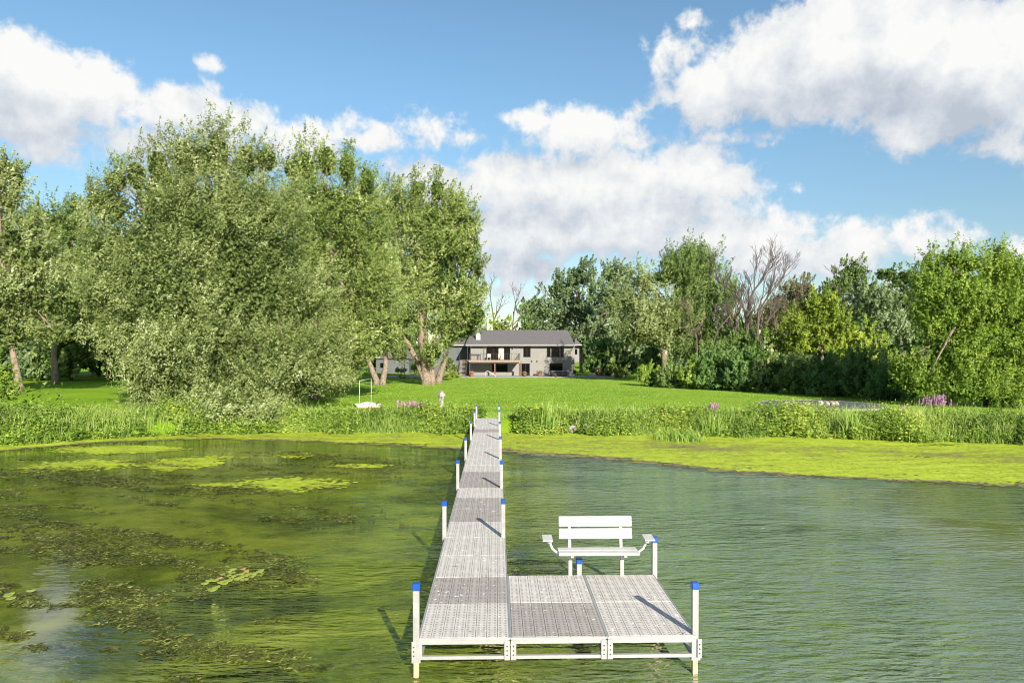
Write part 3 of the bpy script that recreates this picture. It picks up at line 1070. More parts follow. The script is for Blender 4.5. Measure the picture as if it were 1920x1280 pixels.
bare_tree('dead_tree', 'brownish bare brush thicket under the round topped brown tree', 1475, 95,
          [[(1460, 690, .1), (1455, 620, .07), (1450, 575, .05)], [(1480, 690, .1), (1482, 610, .07), (1490, 570, .05)], [(1440, 690, .1), (1425, 640, .07), (1420, 600, .05)]], 44, depth=5, spread=.7)
bare_tree('dead_tree', 'thin bare branches sticking up above the dark round tree', 1600, 104,
          [[(1600, 680, .14), (1602, 570, .1), (1612, 525, .05)], [(1590, 680, .12), (1585, 570, .08), (1572, 530, .05)]], 54, depth=4, reach=.11)
tree('round_tree', 'bright yellow green round tree just behind the house roof', 940, 128, [[(940, 690, .25), (940, 620, .2)]],
     PL(128, [(940, 612, 26, 24), (930, 640, 26, 24), (955, 640, 20, 22)]), 'YELLOW', .4, 1.0, seed=27, spray=1.0)
tree('round_tree', 'brownish round topped tree behind the bare brush', 1500, 112, [[(1500, 690, .25), (1500, 600, .2)]],
     PL(112, [(1500, 545, 42, 26), (1470, 580, 40, 30), (1530, 575, 36, 32), (1440, 600, 40, 34), (1500, 620, 60, 36)]), 'BROWNG', .4, .9, seed=29, spray=1.2)
tree('round_tree', 'dark green round tree with bare twigs over its top', 1600, 106, [[(1600, 690, .25), (1600, 600, .2)]],
     PL(106, [(1605, 512, 38, 26), (1570, 540, 36, 30), (1630, 550, 30, 30), (1580, 590, 50, 36)]), 'GREEN', .38, .9, seed=31, spray=1.2)
tree('round_tree', 'dark tree with an open crown close behind the rightmost big tree', 1690, 100, [[(1690, 690, .25), (1690, 600, .2)]],
     PL(100, [(1660, 515, 22, 20), (1695, 520, 34, 24), (1700, 560, 40, 34), (1670, 600, 40, 40), (1730, 540, 30, 36)]), 'GREEN', .38, .9, seed=33, spray=1.2, gap=.5, tshift=-.08)
tree('willow_tree', 'soft grey green willow among the yellow green trees', 1640, 86, [[(1640, 700, .25), (1640, 630, .2)]],
     PL(86, [(1625, 565, 36, 30), (1660, 575, 36, 32), (1640, 610, 50, 34), (1685, 615, 28, 30)]), 'GREYG', .34, .9, seed=35, spray=1.3, up=.9, tshift=.1)
tree('box_elder_tree', 'yellow green bushy tree above the dark hedge', 1545, 78, [[(1545, 710, .22), (1540, 650, .16)]],
     PL(78, [(1540, 580, 44, 30), (1500, 610, 44, 34), (1580, 620, 44, 34), (1535, 645, 60, 30), (1620, 650, 36, 26)]), 'YELLOW', .3, .9, seed=37, spray=1.1, tshift=-.06)
tree('box_elder_tree', 'second yellow green bushy tree, lower, beside the dead tree foot', 1440, 80, [[(1440, 710, .18), (1440, 665, .14)]],
     PL(80, [(1445, 640, 34, 26), (1475, 655, 34, 26), (1420, 665, 30, 22)]), 'BRIGHT', .3, .9, seed=39, spray=1.0, tshift=-.1)
tree('box_elder_tree', 'largest bright green tree on the right, its boughs near the pink flowers', 1780, 52,
     [[(1778, 752, .30), (1785, 680, .24), (1800, 600, .18)], [(1850, 752, .26), (1868, 660, .22), (1875, 580, .16)]],
     PL(52, [(1780, 520, 50, 36), (1785, 490, 20, 22), (1812, 498, 18, 20), (1755, 508, 16, 20), (1865, 500, 18, 22), (1905, 512, 18, 22), (1738, 530, 38, 34), (1800, 540, 75, 60), (1870, 525, 44, 40), (1910, 540, 60, 65), (1745, 590, 58, 55), (1850, 620, 100, 70), (1750, 670, 62, 45), (1820, 690, 95, 52), (1910, 680, 80, 65), (1735, 715, 40, 28, -1), (1870, 735, 80, 34, -1), (1960, 620, 80, 90), (1800, 735, 60, 30, -2), (1915, 745, 70, 36, -2), (1760, 550, 55, 50), (1830, 560, 60, 60), (1990, 740, 70, 50), (1700, 690, 34, 40)]),
     'BRIGHT', .21, .80, seed=41, spray=1.5, gap=.40, tshift=-.04)

# hedge of shrubs along the right of the lawn
HEDGE = [
    (1130, 668, 40, 32, 113, 'DARK', 'dark evergreen shrub against the house end wall'),
    (1165, 676, 34, 30, 108, 'GREEN', 'mid green shrub next to the dark evergreen by the house'),
    (1220, 704, 26, 17, 80, 'BRIGHT', 'small bright shrub where the hedge meets the mound'),
    (1258, 706, 30, 18, 77, 'GREEN', 'low green shrub under the leaning silvery tree'),
    (1298, 704, 30, 22, 75, 'BRIGHT', 'pale leafy shrub at the hedge foot below the tallest tree'),
    (1340, 692, 44, 38, 74, 'DARK', 'dark glossy shrub below the fallen limbs'),
    (1395, 690, 46, 42, 72, 'DARK', 'broad dark shrub under the pale dead tree'),
    (1450, 700, 42, 36, 71, 'GREEN', 'rounded green shrub beyond the lawn corner'),
    (1500, 706, 44, 34, 68, 'GREEN', 'shrub with light tips behind the gravel oval'),
    (1560, 706, 50, 40, 65, 'DARK', 'big dark shrub directly behind the gravel oval'),
    (1620, 700, 50, 44, 62, 'DARK', 'tall dark shrub left of the shaded hollow'),
    (1668, 716, 44, 38, 59, 'DARK', 'dark shrub over the shaded hollow'),
    (1600, 655, 44, 30, 72, 'YELLOW', 'yellowish shrub growing over the dark hedge'),
    (1385, 650, 34, 26, 84, 'GREEN', 'green shrub wrapped round the dead tree foot'),
]
for i, (px, py, rx, ry, Yd, mt, lb) in enumerate(HEDGE):
    rr = random.Random(i + 60)
    lobes = PL(Yd, [(px, py, rx * .9, ry), (px - rx * .45, py + ry * .35, rx * .6, ry * .7, -.6), (px + rx * .5, py + ry * .3, rx * .6, ry * .75, -.5), (px + rr.uniform(-8, 8), py + ry * .75, rx * .95, ry * .45, -1.0), (px + rr.uniform(-12, 12), py - ry * .45, rx * .5, ry * .6)])
    tree('shrub', lb, px, Yd, [], lobes, mt, .0036 * Yd + .02, .95, 'shrub', 'shrubs along the right edge of the lawn', seed=70 + i, spray=.8, gap=.36, twig_lobes=False, tshift=.03)

# far woods that read as one mass
def woodland(name, label, spans, seed):
    r = np.random.default_rng(seed)
    Vs, ts, ms = [], [], []
    tk = MB()
    for (px0, px1, top0, top1, y0, y1, n) in spans:
        for i in range(n):
            Yd = r.uniform(y0, y1)
            px = px0 + (px1 - px0) * (i + r.uniform(.1, .9)) / n
            top = top0 + (top1 - top0) * (i + .5) / n + r.uniform(-14, 18)
            s = Yd / F
            x = (px - 960) * s
            zt = CAM_Z + (HOR - top) * s
            gzv = gz(x, Yd)
            h = zt - gzv
            rad = h * r.uniform(.20, .27)
            lob = [(x, Yd, zt - rad * .9, rad * .75, rad * .75, rad), (x + r.uniform(-1, 1) * rad * .5, Yd - rad * .2, zt - rad * 2.0, rad, rad, rad * 1.1), (x + r.uniform(-1, 1) * rad * .6, Yd - rad * .2, gzv + h * .36, rad * 1.05, rad, h * .22), (x, Yd - rad * .3, gzv + h * .16, rad * 1.05, rad, h * .17)]
            V, t = leaves(lob, .62, .62, .7, 1.7, int(r.integers(1e6)), .36, tshift=float(r.uniform(-.15, .1)))
            Vs.append(V)
            ts.append(t)
            ms.append(np.full(len(V), int(r.choice([0, 0, 1, 2]))))
            tk.tube([(x, Yd, gzv - .2), (x + r.uniform(-.6, .6), Yd, gzv + h * .5), (x, Yd, zt - rad)], [.28, .2, .06], 6)
    V = np.concatenate(Vs)
    t = np.concatenate(ts)
    mi = np.concatenate(ms)
    tv = np.array(tk.v)
    n = len(V)
    root = np_mesh(name, V.reshape(-1, 3), np.arange(n * 3).reshape(n, 3), [M_LEAF['GREEN'], M_LEAF['DARK'], M_LEAF['GREYG']], midx=mi, attr=t)
    o = tag(link(name, root), label, None, None, 'stuff')
    tk.build('trunks', M_BARK_DK, o, smooth=True)['kind'] = 'stuff'
    global N_LEAF
    N_LEAF += n


woodland('woodland', 'shaded wood behind the left lawn', [(-330, 260, 430, 470, 98, 118, 12), (-300, 300, 500, 520, 90, 97, 9), (180, 760, 470, 520, 112, 135, 11), (600, 800, 560, 600, 128, 140, 5)], 101)
woodland('woodland', 'far wood behind the house and right hedge', [(860, 1000, 625, 610, 165, 190, 4), (980, 1220, 560, 560, 160, 180, 5), (1200, 1720, 590, 570, 118, 140, 11), (1700, 2350, 500, 430, 88, 110, 10), (1330, 1720, 640, 630, 98, 112, 7)], 102)

# ------------------------------------------------------------------ shoreline plants
SHORE = [(0, (.028, .055, .008)), (.28, (.080, .128, .016)), (.55, (.150, .205, .028)), (.8, (.22, .25, .048)), (1, (.32, .27, .07))]
M_SHORE = leaf_mat('shore_leaves', SHORE, .35)
M_REED = leaf_mat('reed_blades', [(0, (.045, .085, .012)), (.5, (.105, .160, .026)), (.85, (.19, .24, .06)), (1, (.34, .32, .16))], .35)


def blades(x, y, z, h, n_per, w, lean, r, base_spread=.1):
    """curved grass blades as two stacked quads each -> V (m,4,3)"""
    m = len(x) * n_per
    bx_ = np.repeat(x, n_per) + r.normal(0, base_spread, m)
    by_ = np.repeat(y, n_per) + r.normal(0, base_spread, m)
    bz_ = np.repeat(z, n_per)
    hh = np.repeat(h, n_per) * r.uniform(.55, 1.1, m)
    a = r.uniform(0, 2 * pi, m)
    le = lean * r.uniform(.2, 1.2, m) * hh
    dx, dy = np.cos(a) * le, np.sin(a) * le
    b = r.uniform(-.6, .6, m)
    sx, sy = np.cos(b) * w * .5, np.sin(b) * w * .5
    p0 = np.stack([bx_, by_, bz_], -1)
    p1 = p0 + np.stack([dx * .35, dy * .35, hh * .6], -1)
    p2 = p0 + np.stack([dx, dy, hh], -1)
    s = np.stack([sx, sy, 0 * sx], -1)
    q1 = np.stack([p0 - s, p0 + s, p1 + s * .9, p1 - s * .9], 1)
    q2 = np.stack([p1 - s * .9, p1 + s * .9, p2 + s * .12, p2 - s * .12], 1)
    return np.concatenate([q1, q2])


def leafy(x, y, z, h, K, size, r):
    n = len(x)
    t = r.uniform(.12, 1, (n, K))
    lean = r.normal(0, .12, (n, 2))
    c = np.stack([x[:, None] + lean[:, :1] * t * h[:, None], y[:, None] + lean[:, 1:] * t * h[:, None], z[:, None] + t * h[:, None]], -1)
    a = r.uniform(0, 2 * pi, (n, K))
    out = np.stack([np.cos(a), np.sin(a), r.uniform(-.3, .7, (n, K))], -1)
    out = unit(out)
    l = size * r.uniform(.6, 1.3, (n, K)) * (1.2 - .5 * t)
    nn = unit(np.stack([-out[..., 0] * .3 + .2, -out[..., 1] * .3 - .85, np.ones((n, K))], -1) + r.normal(0, .35, (n, K, 3)))
    s = unit(np.cross(nn, out))
    c0 = c + out * .03
    l = l[..., None]
    return np.stack([c0, c0 + out * l * .5 + s * l * .24, c0 + out * l, c0 + out * l * .5 - s * l * .24], 2).reshape(-1, 4, 3)


def shoreline():
    r = np.random.default_rng(200)
    Vs, ts, ms = [], [], []
    # leafy herbs
    n = 15500
    x = r.uniform(-34, 36, n)
    s = r.uniform(-.7, 3.0, n) + np.where(x < -14, r.uniform(0, 5, n), 0) * (r.uniform(0, 1, n) < .55)
    s = s + .35 * np.sin(x * 1.7 + 2) * np.sin(x * .43) - .1
    y = shore(x) + s
    gap = ((np.abs(x + .75) < .9) & (s > -2))
    gap |= (sinnoise(np.stack([x, y, 0 * x], -1), 31, .6) < -1.0)
    k = ~gap
    x, y, s = x[k], y[k], s[k]
    p = np.stack([x, y, 0 * x], -1)
    h = (.75 + .34 * sinnoise(p, 32, .5) + .40 * sinnoise(p, 33, 1.5) + .22 * sstep(-.7, 1.2, s) - .25 * sstep(2.2, 3.2, s) * (x > -14)) * r.uniform(.6, 1.25, len(x)) * np.where(r.uniform(0, 1, len(x)) < .05, 1.5, 1)
    h = .66 * np.clip(h, .25, 1.6) * (1 + .30 * sstep(8, 20, x) + .38 * sstep(-13, -19, x))
    K = 14
    V = leafy(x, y, ground(x, y) - .05, h, K, .19, r)
    tn = .40 + .22 * sinnoise(p, 34, .42) + .20 * sinnoise(p, 35, 1.3) + r.normal(0, .12, len(x))
    t = (tn[:, None] + r.normal(0, .17, (len(x), K))).ravel()
    Vs.append(V); ts.append(t); ms.append(np.zeros(len(V), int))
    # grasses and reeds between them
    n = 3200
    x = r.uniform(-34, 36, n)
    s = r.uniform(-.9, 3.6, n) + np.where(x < -14, r.uniform(0, 6, n), 0) * (r.uniform(0, 1, n) < .6)
    y = shore(x) + s
    p = np.stack([x, y, 0 * x], -1)
    k = (sinnoise(p, 36, .5) > -.1 - .8 * (x > 12)) & ~((np.abs(x + .75) < 1.0) & (s > -2))
    x, y, p, s = x[k], y[k], p[k], s[k]
    h = r.uniform(.45, .85, len(x)) * (1 + .35 * sstep(8, 20, x) + .4 * sstep(-13, -19, x))
    V = blades(x, y, ground(x, y) - .05, h, 8, .017, .6, r, .16)
    Vs.append(V); ts.append(np.clip(.48 + r.normal(0, .22, len(V)), 0, 1)); ms.append(np.ones(len(V), int))
    # seeding grass stems standing above the rest
    n = 2400
    x = np.concatenate([r.uniform(1, 36, n * 2 // 3), r.uniform(-34, -2, n // 3)])
    s = r.uniform(.2, 3.4, len(x))
    y = shore(x) + s
    h = r.uniform(.55, 1.05, len(x)) + .40 * sstep(6, 20, x) + .35 * sstep(-10, -18, x)
    V = blades(x, y, ground(x, y) - .05, h, 3, .017, .45, r, .12)
    Vs.append(V); ts.append(np.clip(.72 + r.normal(0, .18, len(V)), 0, 1)); ms.append(np.ones(len(V), int))
    # short grass fringe where the mown lawn meets the bank
    n = 9000
    x = r.uniform(-34, 36, n)
    s = r.uniform(2.2, 6.0, n) ** 1.0
    y = shore(x) + s
    V = blades(x, y, ground(x, y) - .02, np.full(n, .14), 4, .03, .5, r, .12)
    Vs.append(V); ts.append(np.clip(.5 + r.normal(0, .18, len(V)), 0, 1)); ms.append(np.ones(len(V), int))
    V = np.concatenate(Vs); t = np.clip(np.concatenate(ts), 0, 1); mi = np.concatenate(ms)
    n = len(V)
    me = np_mesh('shoreline_plants', V.reshape(-1, 3), np.arange(n * 4).reshape(n, 4), [M_SHORE, M_REED], midx=mi, attr=t)
    tag(link('shoreline_plants', me), 'tangle of leafy weeds and grass along the bank', None, None, 'stuff')
    return n


n_shore = shoreline()


def reed_clump(label, px, Yd, h, n, seed, name='grass_tuft', spread=.3, lean=.35, w=.035):
    r = np.random.default_rng(seed)
    x0 = (px - 960) / F * Yd
    z0 = max(gz(x0, Yd), -.05)
    V = blades(np.zeros(1), np.zeros(1), np.zeros(1) - .05, np.full(1, h), n, w, lean, r, spread)
    me = np_mesh(name, V.reshape(-1, 3), np.arange(len(V) * 4).reshape(-1, 4), M_REED, attr=np.clip(.5 + r.normal(0, .2, len(V)), 0, 1))
    tag(link(name, me, None, (x0, Yd, z0)), label, 'reeds', 'reed clumps on the bank')


reed_clump('tall spiky reed clump right of the pier end', 1027, 38.6, 1.9, 60, 1, lean=.22)
reed_clump('reed clump with drooping blades under the pink flowers', 1335, 36.9, 1.5, 90, 2, lean=.5)
reed_clump('low sedge tuft growing out into the duckweed', 1292, 34.6, .75, 160, 3, spread=.32, lean=.9)
reed_clump('low sedge tuft beside the larger one in the duckweed', 1262, 35.0, .75, 120, 4, spread=.45, lean=.7)
reed_clump('feathery tall grass tuft leaning over the weeds left of the dark gravel', 1600, 35.8, 1.5, 60, 5, lean=.5)
reed_clump('upright grass tuft left of the wooden pier end', 848, 39.2, 1.2, 60, 6, lean=.3)


def loosestrife(label, px, py, Yd, n, seed, spread):
    r = np.random.default_rng(seed)
    x0 = (px - 960) / F * Yd
    z0 = gz(x0, Yd)
    top = CAM_Z - (py - HOR) / F * Yd - z0
    root = empty('loosestrife', (x0, Yd, z0))
    tag(root, label, 'flowers', 'pink flower clumps on the bank')
    bx_, by_ = r.normal(0, spread, n), r.normal(0, spread * .5, n)
    h = top * r.uniform(.78, 1.05, n)
    V = leafy(bx_, by_, np.zeros(n), h * .75, 14, .16, r)
    link('foliage', leaf_mesh('foliage', V, np.clip(.4 + r.normal(0, .15, len(V)), 0, 1), M_SHORE), root)
    lean = r.normal(.06, .08, n)
    K = 26
    t = r.uniform(0, 1, (n, K))
    c = np.stack([bx_[:, None] + lean[:, None] * (h[:, None] * (.72 + .3 * t)), np.repeat(by_[:, None], K, 1), h[:, None] * (.72 + .3 * t)], -1)
    c = c + r.normal(0, .016, (n, K, 3)) * (1.3 - t)[..., None]
    a, b = unit(r.normal(size=(n, K, 3))), unit(r.normal(size=(n, K, 3)))
    l = .035
    V = np.stack([c - a * l, c + b * l, c + a * l, c - b * l], 2).reshape(-1, 4, 3)
    link('blossom', leaf_mesh('blossom', V, r.uniform(0, 1, len(V)), M_PINK), root)


loosestrife('wide faded pink flower clump at the bank near the white boat', 772, 752, 41.5, 60, 11, .50)
loosestrife('small pink flower clump above the drooping reeds', 1334, 757, 39.0, 26, 12, .18)
loosestrife('pink flower clump in front of the shaded hollow, the smaller beside the magenta one', 1692, 762, 38.0, 18, 13, .18)
loosestrife('strongest magenta flower clump below the boughs of the bright tree', 1752, 742, 39.0, 60, 14, .34)

# short mown grass blades on the near lawn
def lawn_blades():
    r = np.random.default_rng(300)
    n = 34000
    x = r.uniform(-26, 34, n)
    s = 3 + 66 * r.uniform(0, 1, n) ** 1.7
    y = shore(x) + s
    z = ground(x, y)
    V = blades(x, y, z - .01, np.full(n, .08) * (1 + s * .006), 2, .03, .7, r, .12)
    V = V[: len(V)]
    me = np_mesh('mown_grass', V.reshape(-1, 3), np.arange(len(V) * 4).reshape(-1, 4), M_REED, attr=np.clip(.5 + r.normal(0, .15, len(V)), 0, 1))
    tag(link('mown_grass', me), 'short mown grass blades on the near lawn', None, None, 'stuff')


lawn_blades()

# ------------------------------------------------------------------ house
HY = 110.0
S_ = HY / F


def hx(zx, Yd=HY):
    return (840 + .14583 * zx - 960) / F * Yd


def hz(zy, Yd=HY):
    return CAM_Z - (600 + .14583 * zy - HOR) / F * Yd


PZ = .93     # patio level
pat = empty('patio', (0, HY - 4, PZ))
tag(pat, 'pale concrete patio slab along the foot of the house', 'patio')
MB().prism([(-9.2, -2.6, -.6), (15.5, -2.6, -.6), (15.5, 4, -.6), (-9.2, 4, -.6)], (0, 0, .63)).build('slab', M_PATIO, pat)

house = empty('house', (0, HY, PZ))
tag(house, 'two storey grey board house with dark roof, balcony and walkout patio', 'house')
HO = Vector((0, HY, PZ))
xl, xr = hx(285), hx(1627)
z_eave = hz(322) - PZ


def hb(name, mat, boxes, parent=None, par_is_house=True, bevel=0):
    mb = MB()
    for b in boxes:
        mb.box(*b)
    return mb.build(name, mat, parent or house, bevel=bevel)


# openings (x0, x1, z0, z1) on the front wall
OP = {
    'slider': (hx(498), hx(800), hz(512) - PZ, hz(345) - PZ),
    'win_small': (hx(968), hx(1062), hz(476) - PZ, hz(345) - PZ),
    'win_wide': (hx(1270), hx(1490), hz(476) - PZ, hz(345) - PZ),
    'low_win': (hx(565), hx(768), hz(668) - PZ, hz(562) - PZ),
    'low_door': (hx(945), hx(1052), .04, hz(556) - PZ),
    'low_right': (hx(1303), hx(1475), hz(655) - PZ, hz(552) - PZ),
}
# wall built round the openings as strips
def wall_strips(x0, x1, z0, z1, ops, yb0, yb1):
    mb = MB()
    cuts = sorted({x0, x1, *[o[0] for o in ops], *[o[1] for o in ops]})
    for a, b in zip(cuts[:-1], cuts[1:]):
        m = (a + b) / 2
        segs = [(z0, z1)]
        for o in ops:
            if o[0] < m < o[1]:
                ns = []
                for s0, s1 in segs:
                    if o[2] > s0:
                        ns.append((s0, min(o[2], s1)))
                    if o[3] < s1:
                        ns.append((max(o[3], s0), s1))
                segs = ns
        for s0, s1 in segs:
            if s1 - s0 > .01:
                mb.box(a, b, yb0, yb1, s0, s1)
    return mb


wall_strips(xl, xr, -.05, z_eave, list(OP.values()), 0, .2).build('wall', M_SIDING, house)
hb('wall', M_SIDING, [(xl, xl + .2, .2, 10, -.05, z_eave)])
hb('wall', M_SIDING, [(xr - .2, xr, .2, 10, -.05, z_eave)])
hb('wall', M_SIDING, [(xl, xr, 10, 10.2, -.05, z_eave)])
hb('floor', M_TANWOOD, [(xl + .2, xr - .2, .2, 10, 2.35, 2.5)])
hb('inner_wall', M_CURTAIN, [(xl + .2, xr - .2, 5, 5.1, 0, 2.34), (xl + .2, xr - .2, 5, 5.1, 2.52, z_eave)])
# battens of the board-and-batten front, fine and alike
bt = MB()
xx = xl + .12
while xx < xr - .05:
    segs = [(0, z_eave)]
    for o in OP.values():
        if o[0] - .09 < xx < o[1] + .09:
            ns = []
            for s0, s1 in segs:
                if o[2] - .09 > s0:
                    ns.append((s0, min(o[2] - .09, s1)))
                if o[3] + .09 < s1:
                    ns.append((max(o[3] + .09, s0), s1))
            segs = ns
    for s0, s1 in segs:
        if s1 - s0 > .05:
            bt.box(xx - .025, xx + .025, -.03, -.002, s0, s1 - .02)
    xx += .31
bt.build('siding_batten', M_SIDING, house)['kind'] = 'stuff'
hb('belt_trim', M_SIDING, [(hx(935), xr, -.035, -.003, hz(530) - PZ, hz(522) - PZ)])


def window(o, cols, name='window', inset=.06):
    x0, x1, z0, z1 = o
    fr = MB()
    w = .07
    fr.box(x0, x1, -.03, .12, z0, z0 + w).box(x0, x1, -.03, .12, z1 - w, z1)
    fr.box(x0, x0 + w, -.03, .12, z0 + w, z1 - w).box(x1 - w, x1, -.03, .12, z0 + w, z1 - w)
    for i in range(1, len(cols)):
        c = x0 + (x1 - x0) * cols[i]
        fr.box(c - w / 2, c + w / 2, -.02, .12, z0 + w, z1 - w)
    f = fr.build(name, M_FRAME, house)
    cc = list(cols) + [1.0]
    for i in range(len(cols)):
        a = x0 + (x1 - x0) * cc[i]
        b = x0 + (x1 - x0) * cc[i + 1]
        MB().box(a + w * .5, b - w * .5, inset, inset + .02, z0 + w, z1 - w).build('pane', M_GLASS, f)
    return f


window(OP['slider'], [0, .27, .50, .76], 'sliding_door')
window(OP['win_small'], [0, .5])
window(OP['win_wide'], [0, .22, .78])
window(OP['low_win'], [0, .30])
window(OP['low_door'], [0, .5], 'patio_door')
window(OP['low_right'], [0])
# curtains hung inside
for a, b, zz0, zz1 in ((hx(650), hx(715), 2.6, hz(350) - PZ), (hx(1316), hx(1326), hz(470) - PZ, hz(350) - PZ), (hx(1436), hx(1446), hz(470) - PZ, hz(350) - PZ)):
    cu = MB()
    n = 8
    for i in range(n):
        x0 = a + (b - a) * i / n
        x1 = a + (b - a) * (i + 1) / n
        cu.box(x0, x1, -.012 - .01 * (i % 2), -.004, zz0, zz1) if False else cu.box(x0, x1, .03 + .012 * (i % 2), .055, zz0, zz1)
    cu.build('curtain', M_CURTAIN, house)

# roof: gable along x, with the ridge five metres back
xe0, xe1 = hx(225, 109.3), hx(1632, 109.3)
ye, yr, yb = -.8, 5.1, 11.0
ze = z_eave - .02
zr = hz(140, HY + 5.1) - PZ
xr0, xr1 = hx(300, HY + 5.1), hx(1540, HY + 5.1)
rf = MB()
T = .14
A = [(xe0, ye, ze), (xe1, ye, ze), (xr1, yr, zr), (xr0, yr, zr), (xe1, yb, ze), (xe0, yb, ze)]
top = [Vector(a) + Vector((0, 0, T)) for a in A]
nrm = len(rf.v)
rf.v += [tuple(a) for a in A] + [tuple(a) for a in top]
rf.f += [(6, 7, 8, 9), (9, 8, 10, 11), (8, 7, 10), (9, 11, 6), (0, 3, 2, 1), (3, 5, 4, 2), (2, 4, 1), (3, 0, 5), (0, 1, 7, 6), (1, 4, 10, 7), (4, 5, 11, 10), (5, 0, 6, 11)]
roof = rf.build('roof', M_ROOF, house)
# rows of shingle edges standing a little proud
sh = MB()
slope = Vector((0, yr - ye, zr - ze))
nrow = 26
un = Vector((0, -(zr - ze), yr - ye)).normalized()
for i in range(nrow):
    t0 = i / nrow
    a = Vector((xe0 + (xr0 - xe0) * t0, ye + (yr - ye) * t0, ze + T + (zr - ze) * t0))
    b = Vector((xe1 + (xr1 - xe1) * t0, a.y, a.z))
    sh.prism([a + un * .003, a + un * .022, b + un * .022, b + un * .003], slope * (.9 / nrow))
s_ = sh.build('shingle_course', M_ROOF, roof)
s_['kind'] = 'stuff'
hb('fascia', M_TRIM, [(xe0, xe1, ye - .05, ye - .005, ze - .10, ze + .13)])
hb('gutter', M_TRIM, [(xe0 + .02, xe1, ye - .15, ye - .055, ze + .02, ze + .10)])
hb('soffit', M_SIDING, [(xl, xr, ye + .01, -.005, ze - .12, ze - .04)])
for zx in (490, 680, 880, 998, 1080, 1160, 1218, 1412):
    x = hx(zx, HY + 4.7)
    t0 = .955 if zx != 1160 else .90
    v = MB()
    y0 = ye + (yr - ye) * t0
    z0 = ze + T + (zr - ze) * t0
    v.prism([(x - .17, y0 - .2, z0 - .06), (x + .17, y0 - .2, z0 - .06), (x + .14, y0 - .15, z0 + .16), (x - .14, y0 - .15, z0 + .16)], (0, .36, .03))
    v.build('roof_vent', M_FRAME, roof)
cx0, cx1 = hx(358, HY + 1), hx(418, HY + 1)
ch = hb('chimney', M_TRIM, [(cx0, cx1, .9, 1.7, ze + .3, hz(165, HY + 1) - PZ)])
mb = MB().box(cx0 - .04, cx1 + .04, .86, 1.74, hz(165, HY + 1) - PZ + .002, hz(158, HY + 1) - PZ)
mb.build('chimney_cap', M_TRIM, ch)
xm = (cx0 + cx1) / 2 - .02
MB().tube([(xm, 1.3, hz(158, HY + 1) - PZ), (xm, 1.3, hz(128, HY + 1) - PZ)], .11, 10).build('flue', M_ALU, ch, True)

# bay on the right end with a small roof of its own
bxa, bxb = xr + .003, hx(1692)
bay = hb('bay', M_SIDING, [(bxa, bxb, .6, 4, hz(540) - PZ, hz(338) - PZ)])
hb('pane', M_GLASS, [(hx(1636), hx(1666), .56, .597, hz(440) - PZ, hz(372) - PZ)], bay)
rb = MB()
rb.prism([(bxa, -.3, z_eave - .05), (bxb + .35, -.3, z_eave - .05), (bxb + .35, -.3, z_eave + .08), (hx(1655), -.3, hz(255) - PZ), (bxa, -.3, hz(245) - PZ)], (0, 6, 0))
rb.build('bay_roof', M_ROOF, house)
hb('bay_fascia', M_TRIM, [(bxa, bxb + .35, -.36, -.305, z_eave - .06, z_eave + .12)])

# left wing, lower, set back
wx0, wx1 = hx(-190, 114), hx(250, 114)
hb('wing_wall', M_SIDING_SHADE, [(wx0, xl - .003, 4, 4.2, -.05, hz(330, 114) - PZ)])
hb('wing_door', M_SIDING_SHADE, [(hx(140, 114), hx(200, 114), 3.93, 3.997, 2.6, hz(345, 114) - PZ)])
wr = MB()
zw = hz(322, 113.5) - PZ
wr.prism([(wx0 - .3, 3.4, zw), (xl - .01, 3.4, zw), (xl - .01, 6.8, zw + 1.15), (wx0 - .3, 6.8, zw + 1.15)], (0, 0, .14))
wr.build('wing_roof', M_ROOF, house)
hb('wing_fascia', M_TRIM, [(wx0 - .3, xe0, 3.33, 3.39, zw - .08, zw + .12)])

# balcony deck
dx0, dx1 = hx(268, 107), hx(925, 107)
dz = hz(515, 107) - PZ
dyf = -3.0
balc = hb('balcony', M_TANWOOD, [(dx0, dx1, dyf, -.035, dz - .05, dz)])
hb('balcony_beam', M_TANWOOD, [(dx0, dx1, dyf - .05, dyf - .003, dz - .30, dz + .01)])
hb('balcony_beam', M_RAIL, [(dx0 + .1, dx1 - .1, dyf + .1, dyf + .25, dz - .52, dz - .30)])
for zx, m in ((278, M_RAIL), (602, M_REDWOOD), (922, M_REDWOOD)):
    x = hx(zx, 107)
    hb('balcony_post', m, [(x - .10, x + .10, dyf + .08, dyf + .28, .02, dz - .522)])
x = hx(935, 107)
hb('balcony_post', M_REDWOOD, [(x - .05, x + .12, dyf - .2, dyf - .06, .02, dz - .3)])
rt = hz(432, 107) - PZ
rail = MB()
rail.box(dx0, dx1, dyf, dyf + .06, rt, rt + .06).box(dx0, dx1, dyf, dyf + .05, dz + .08, dz + .12)
rail.box(dx1 - .06, dx1, dyf + .06, -.04, rt, rt + .06)
rl = rail.build('railing', M_RAIL, house)
x = dx0 + .1
while x < dx1:
    hb('baluster', M_RAIL, [(x - .022, x + .022, dyf + .01, dyf + .045, dz + .122, rt - .002)], rl)
    x += .285
y = dyf + .4
while y < -.1:
    hb('baluster', M_RAIL, [(dx1 - .045, dx1 - .01, y - .02, y + .02, dz + .002, rt - .002)], rl)
    y += .3
# grey frame over the balcony end
pg = MB()
for zx in (250, 290, 460, 492):
    x = hx(zx, 107)
    pg.box(x - .05, x + .05, dyf + .1, dyf + .2, dz + .002, z_eave - .25)
pg.box(hx(245, 107), hx(497, 107), dyf + .09, dyf + .21, z_eave - .248, z_eave - .14)
pg.build('awning_frame', M_RAIL, house)

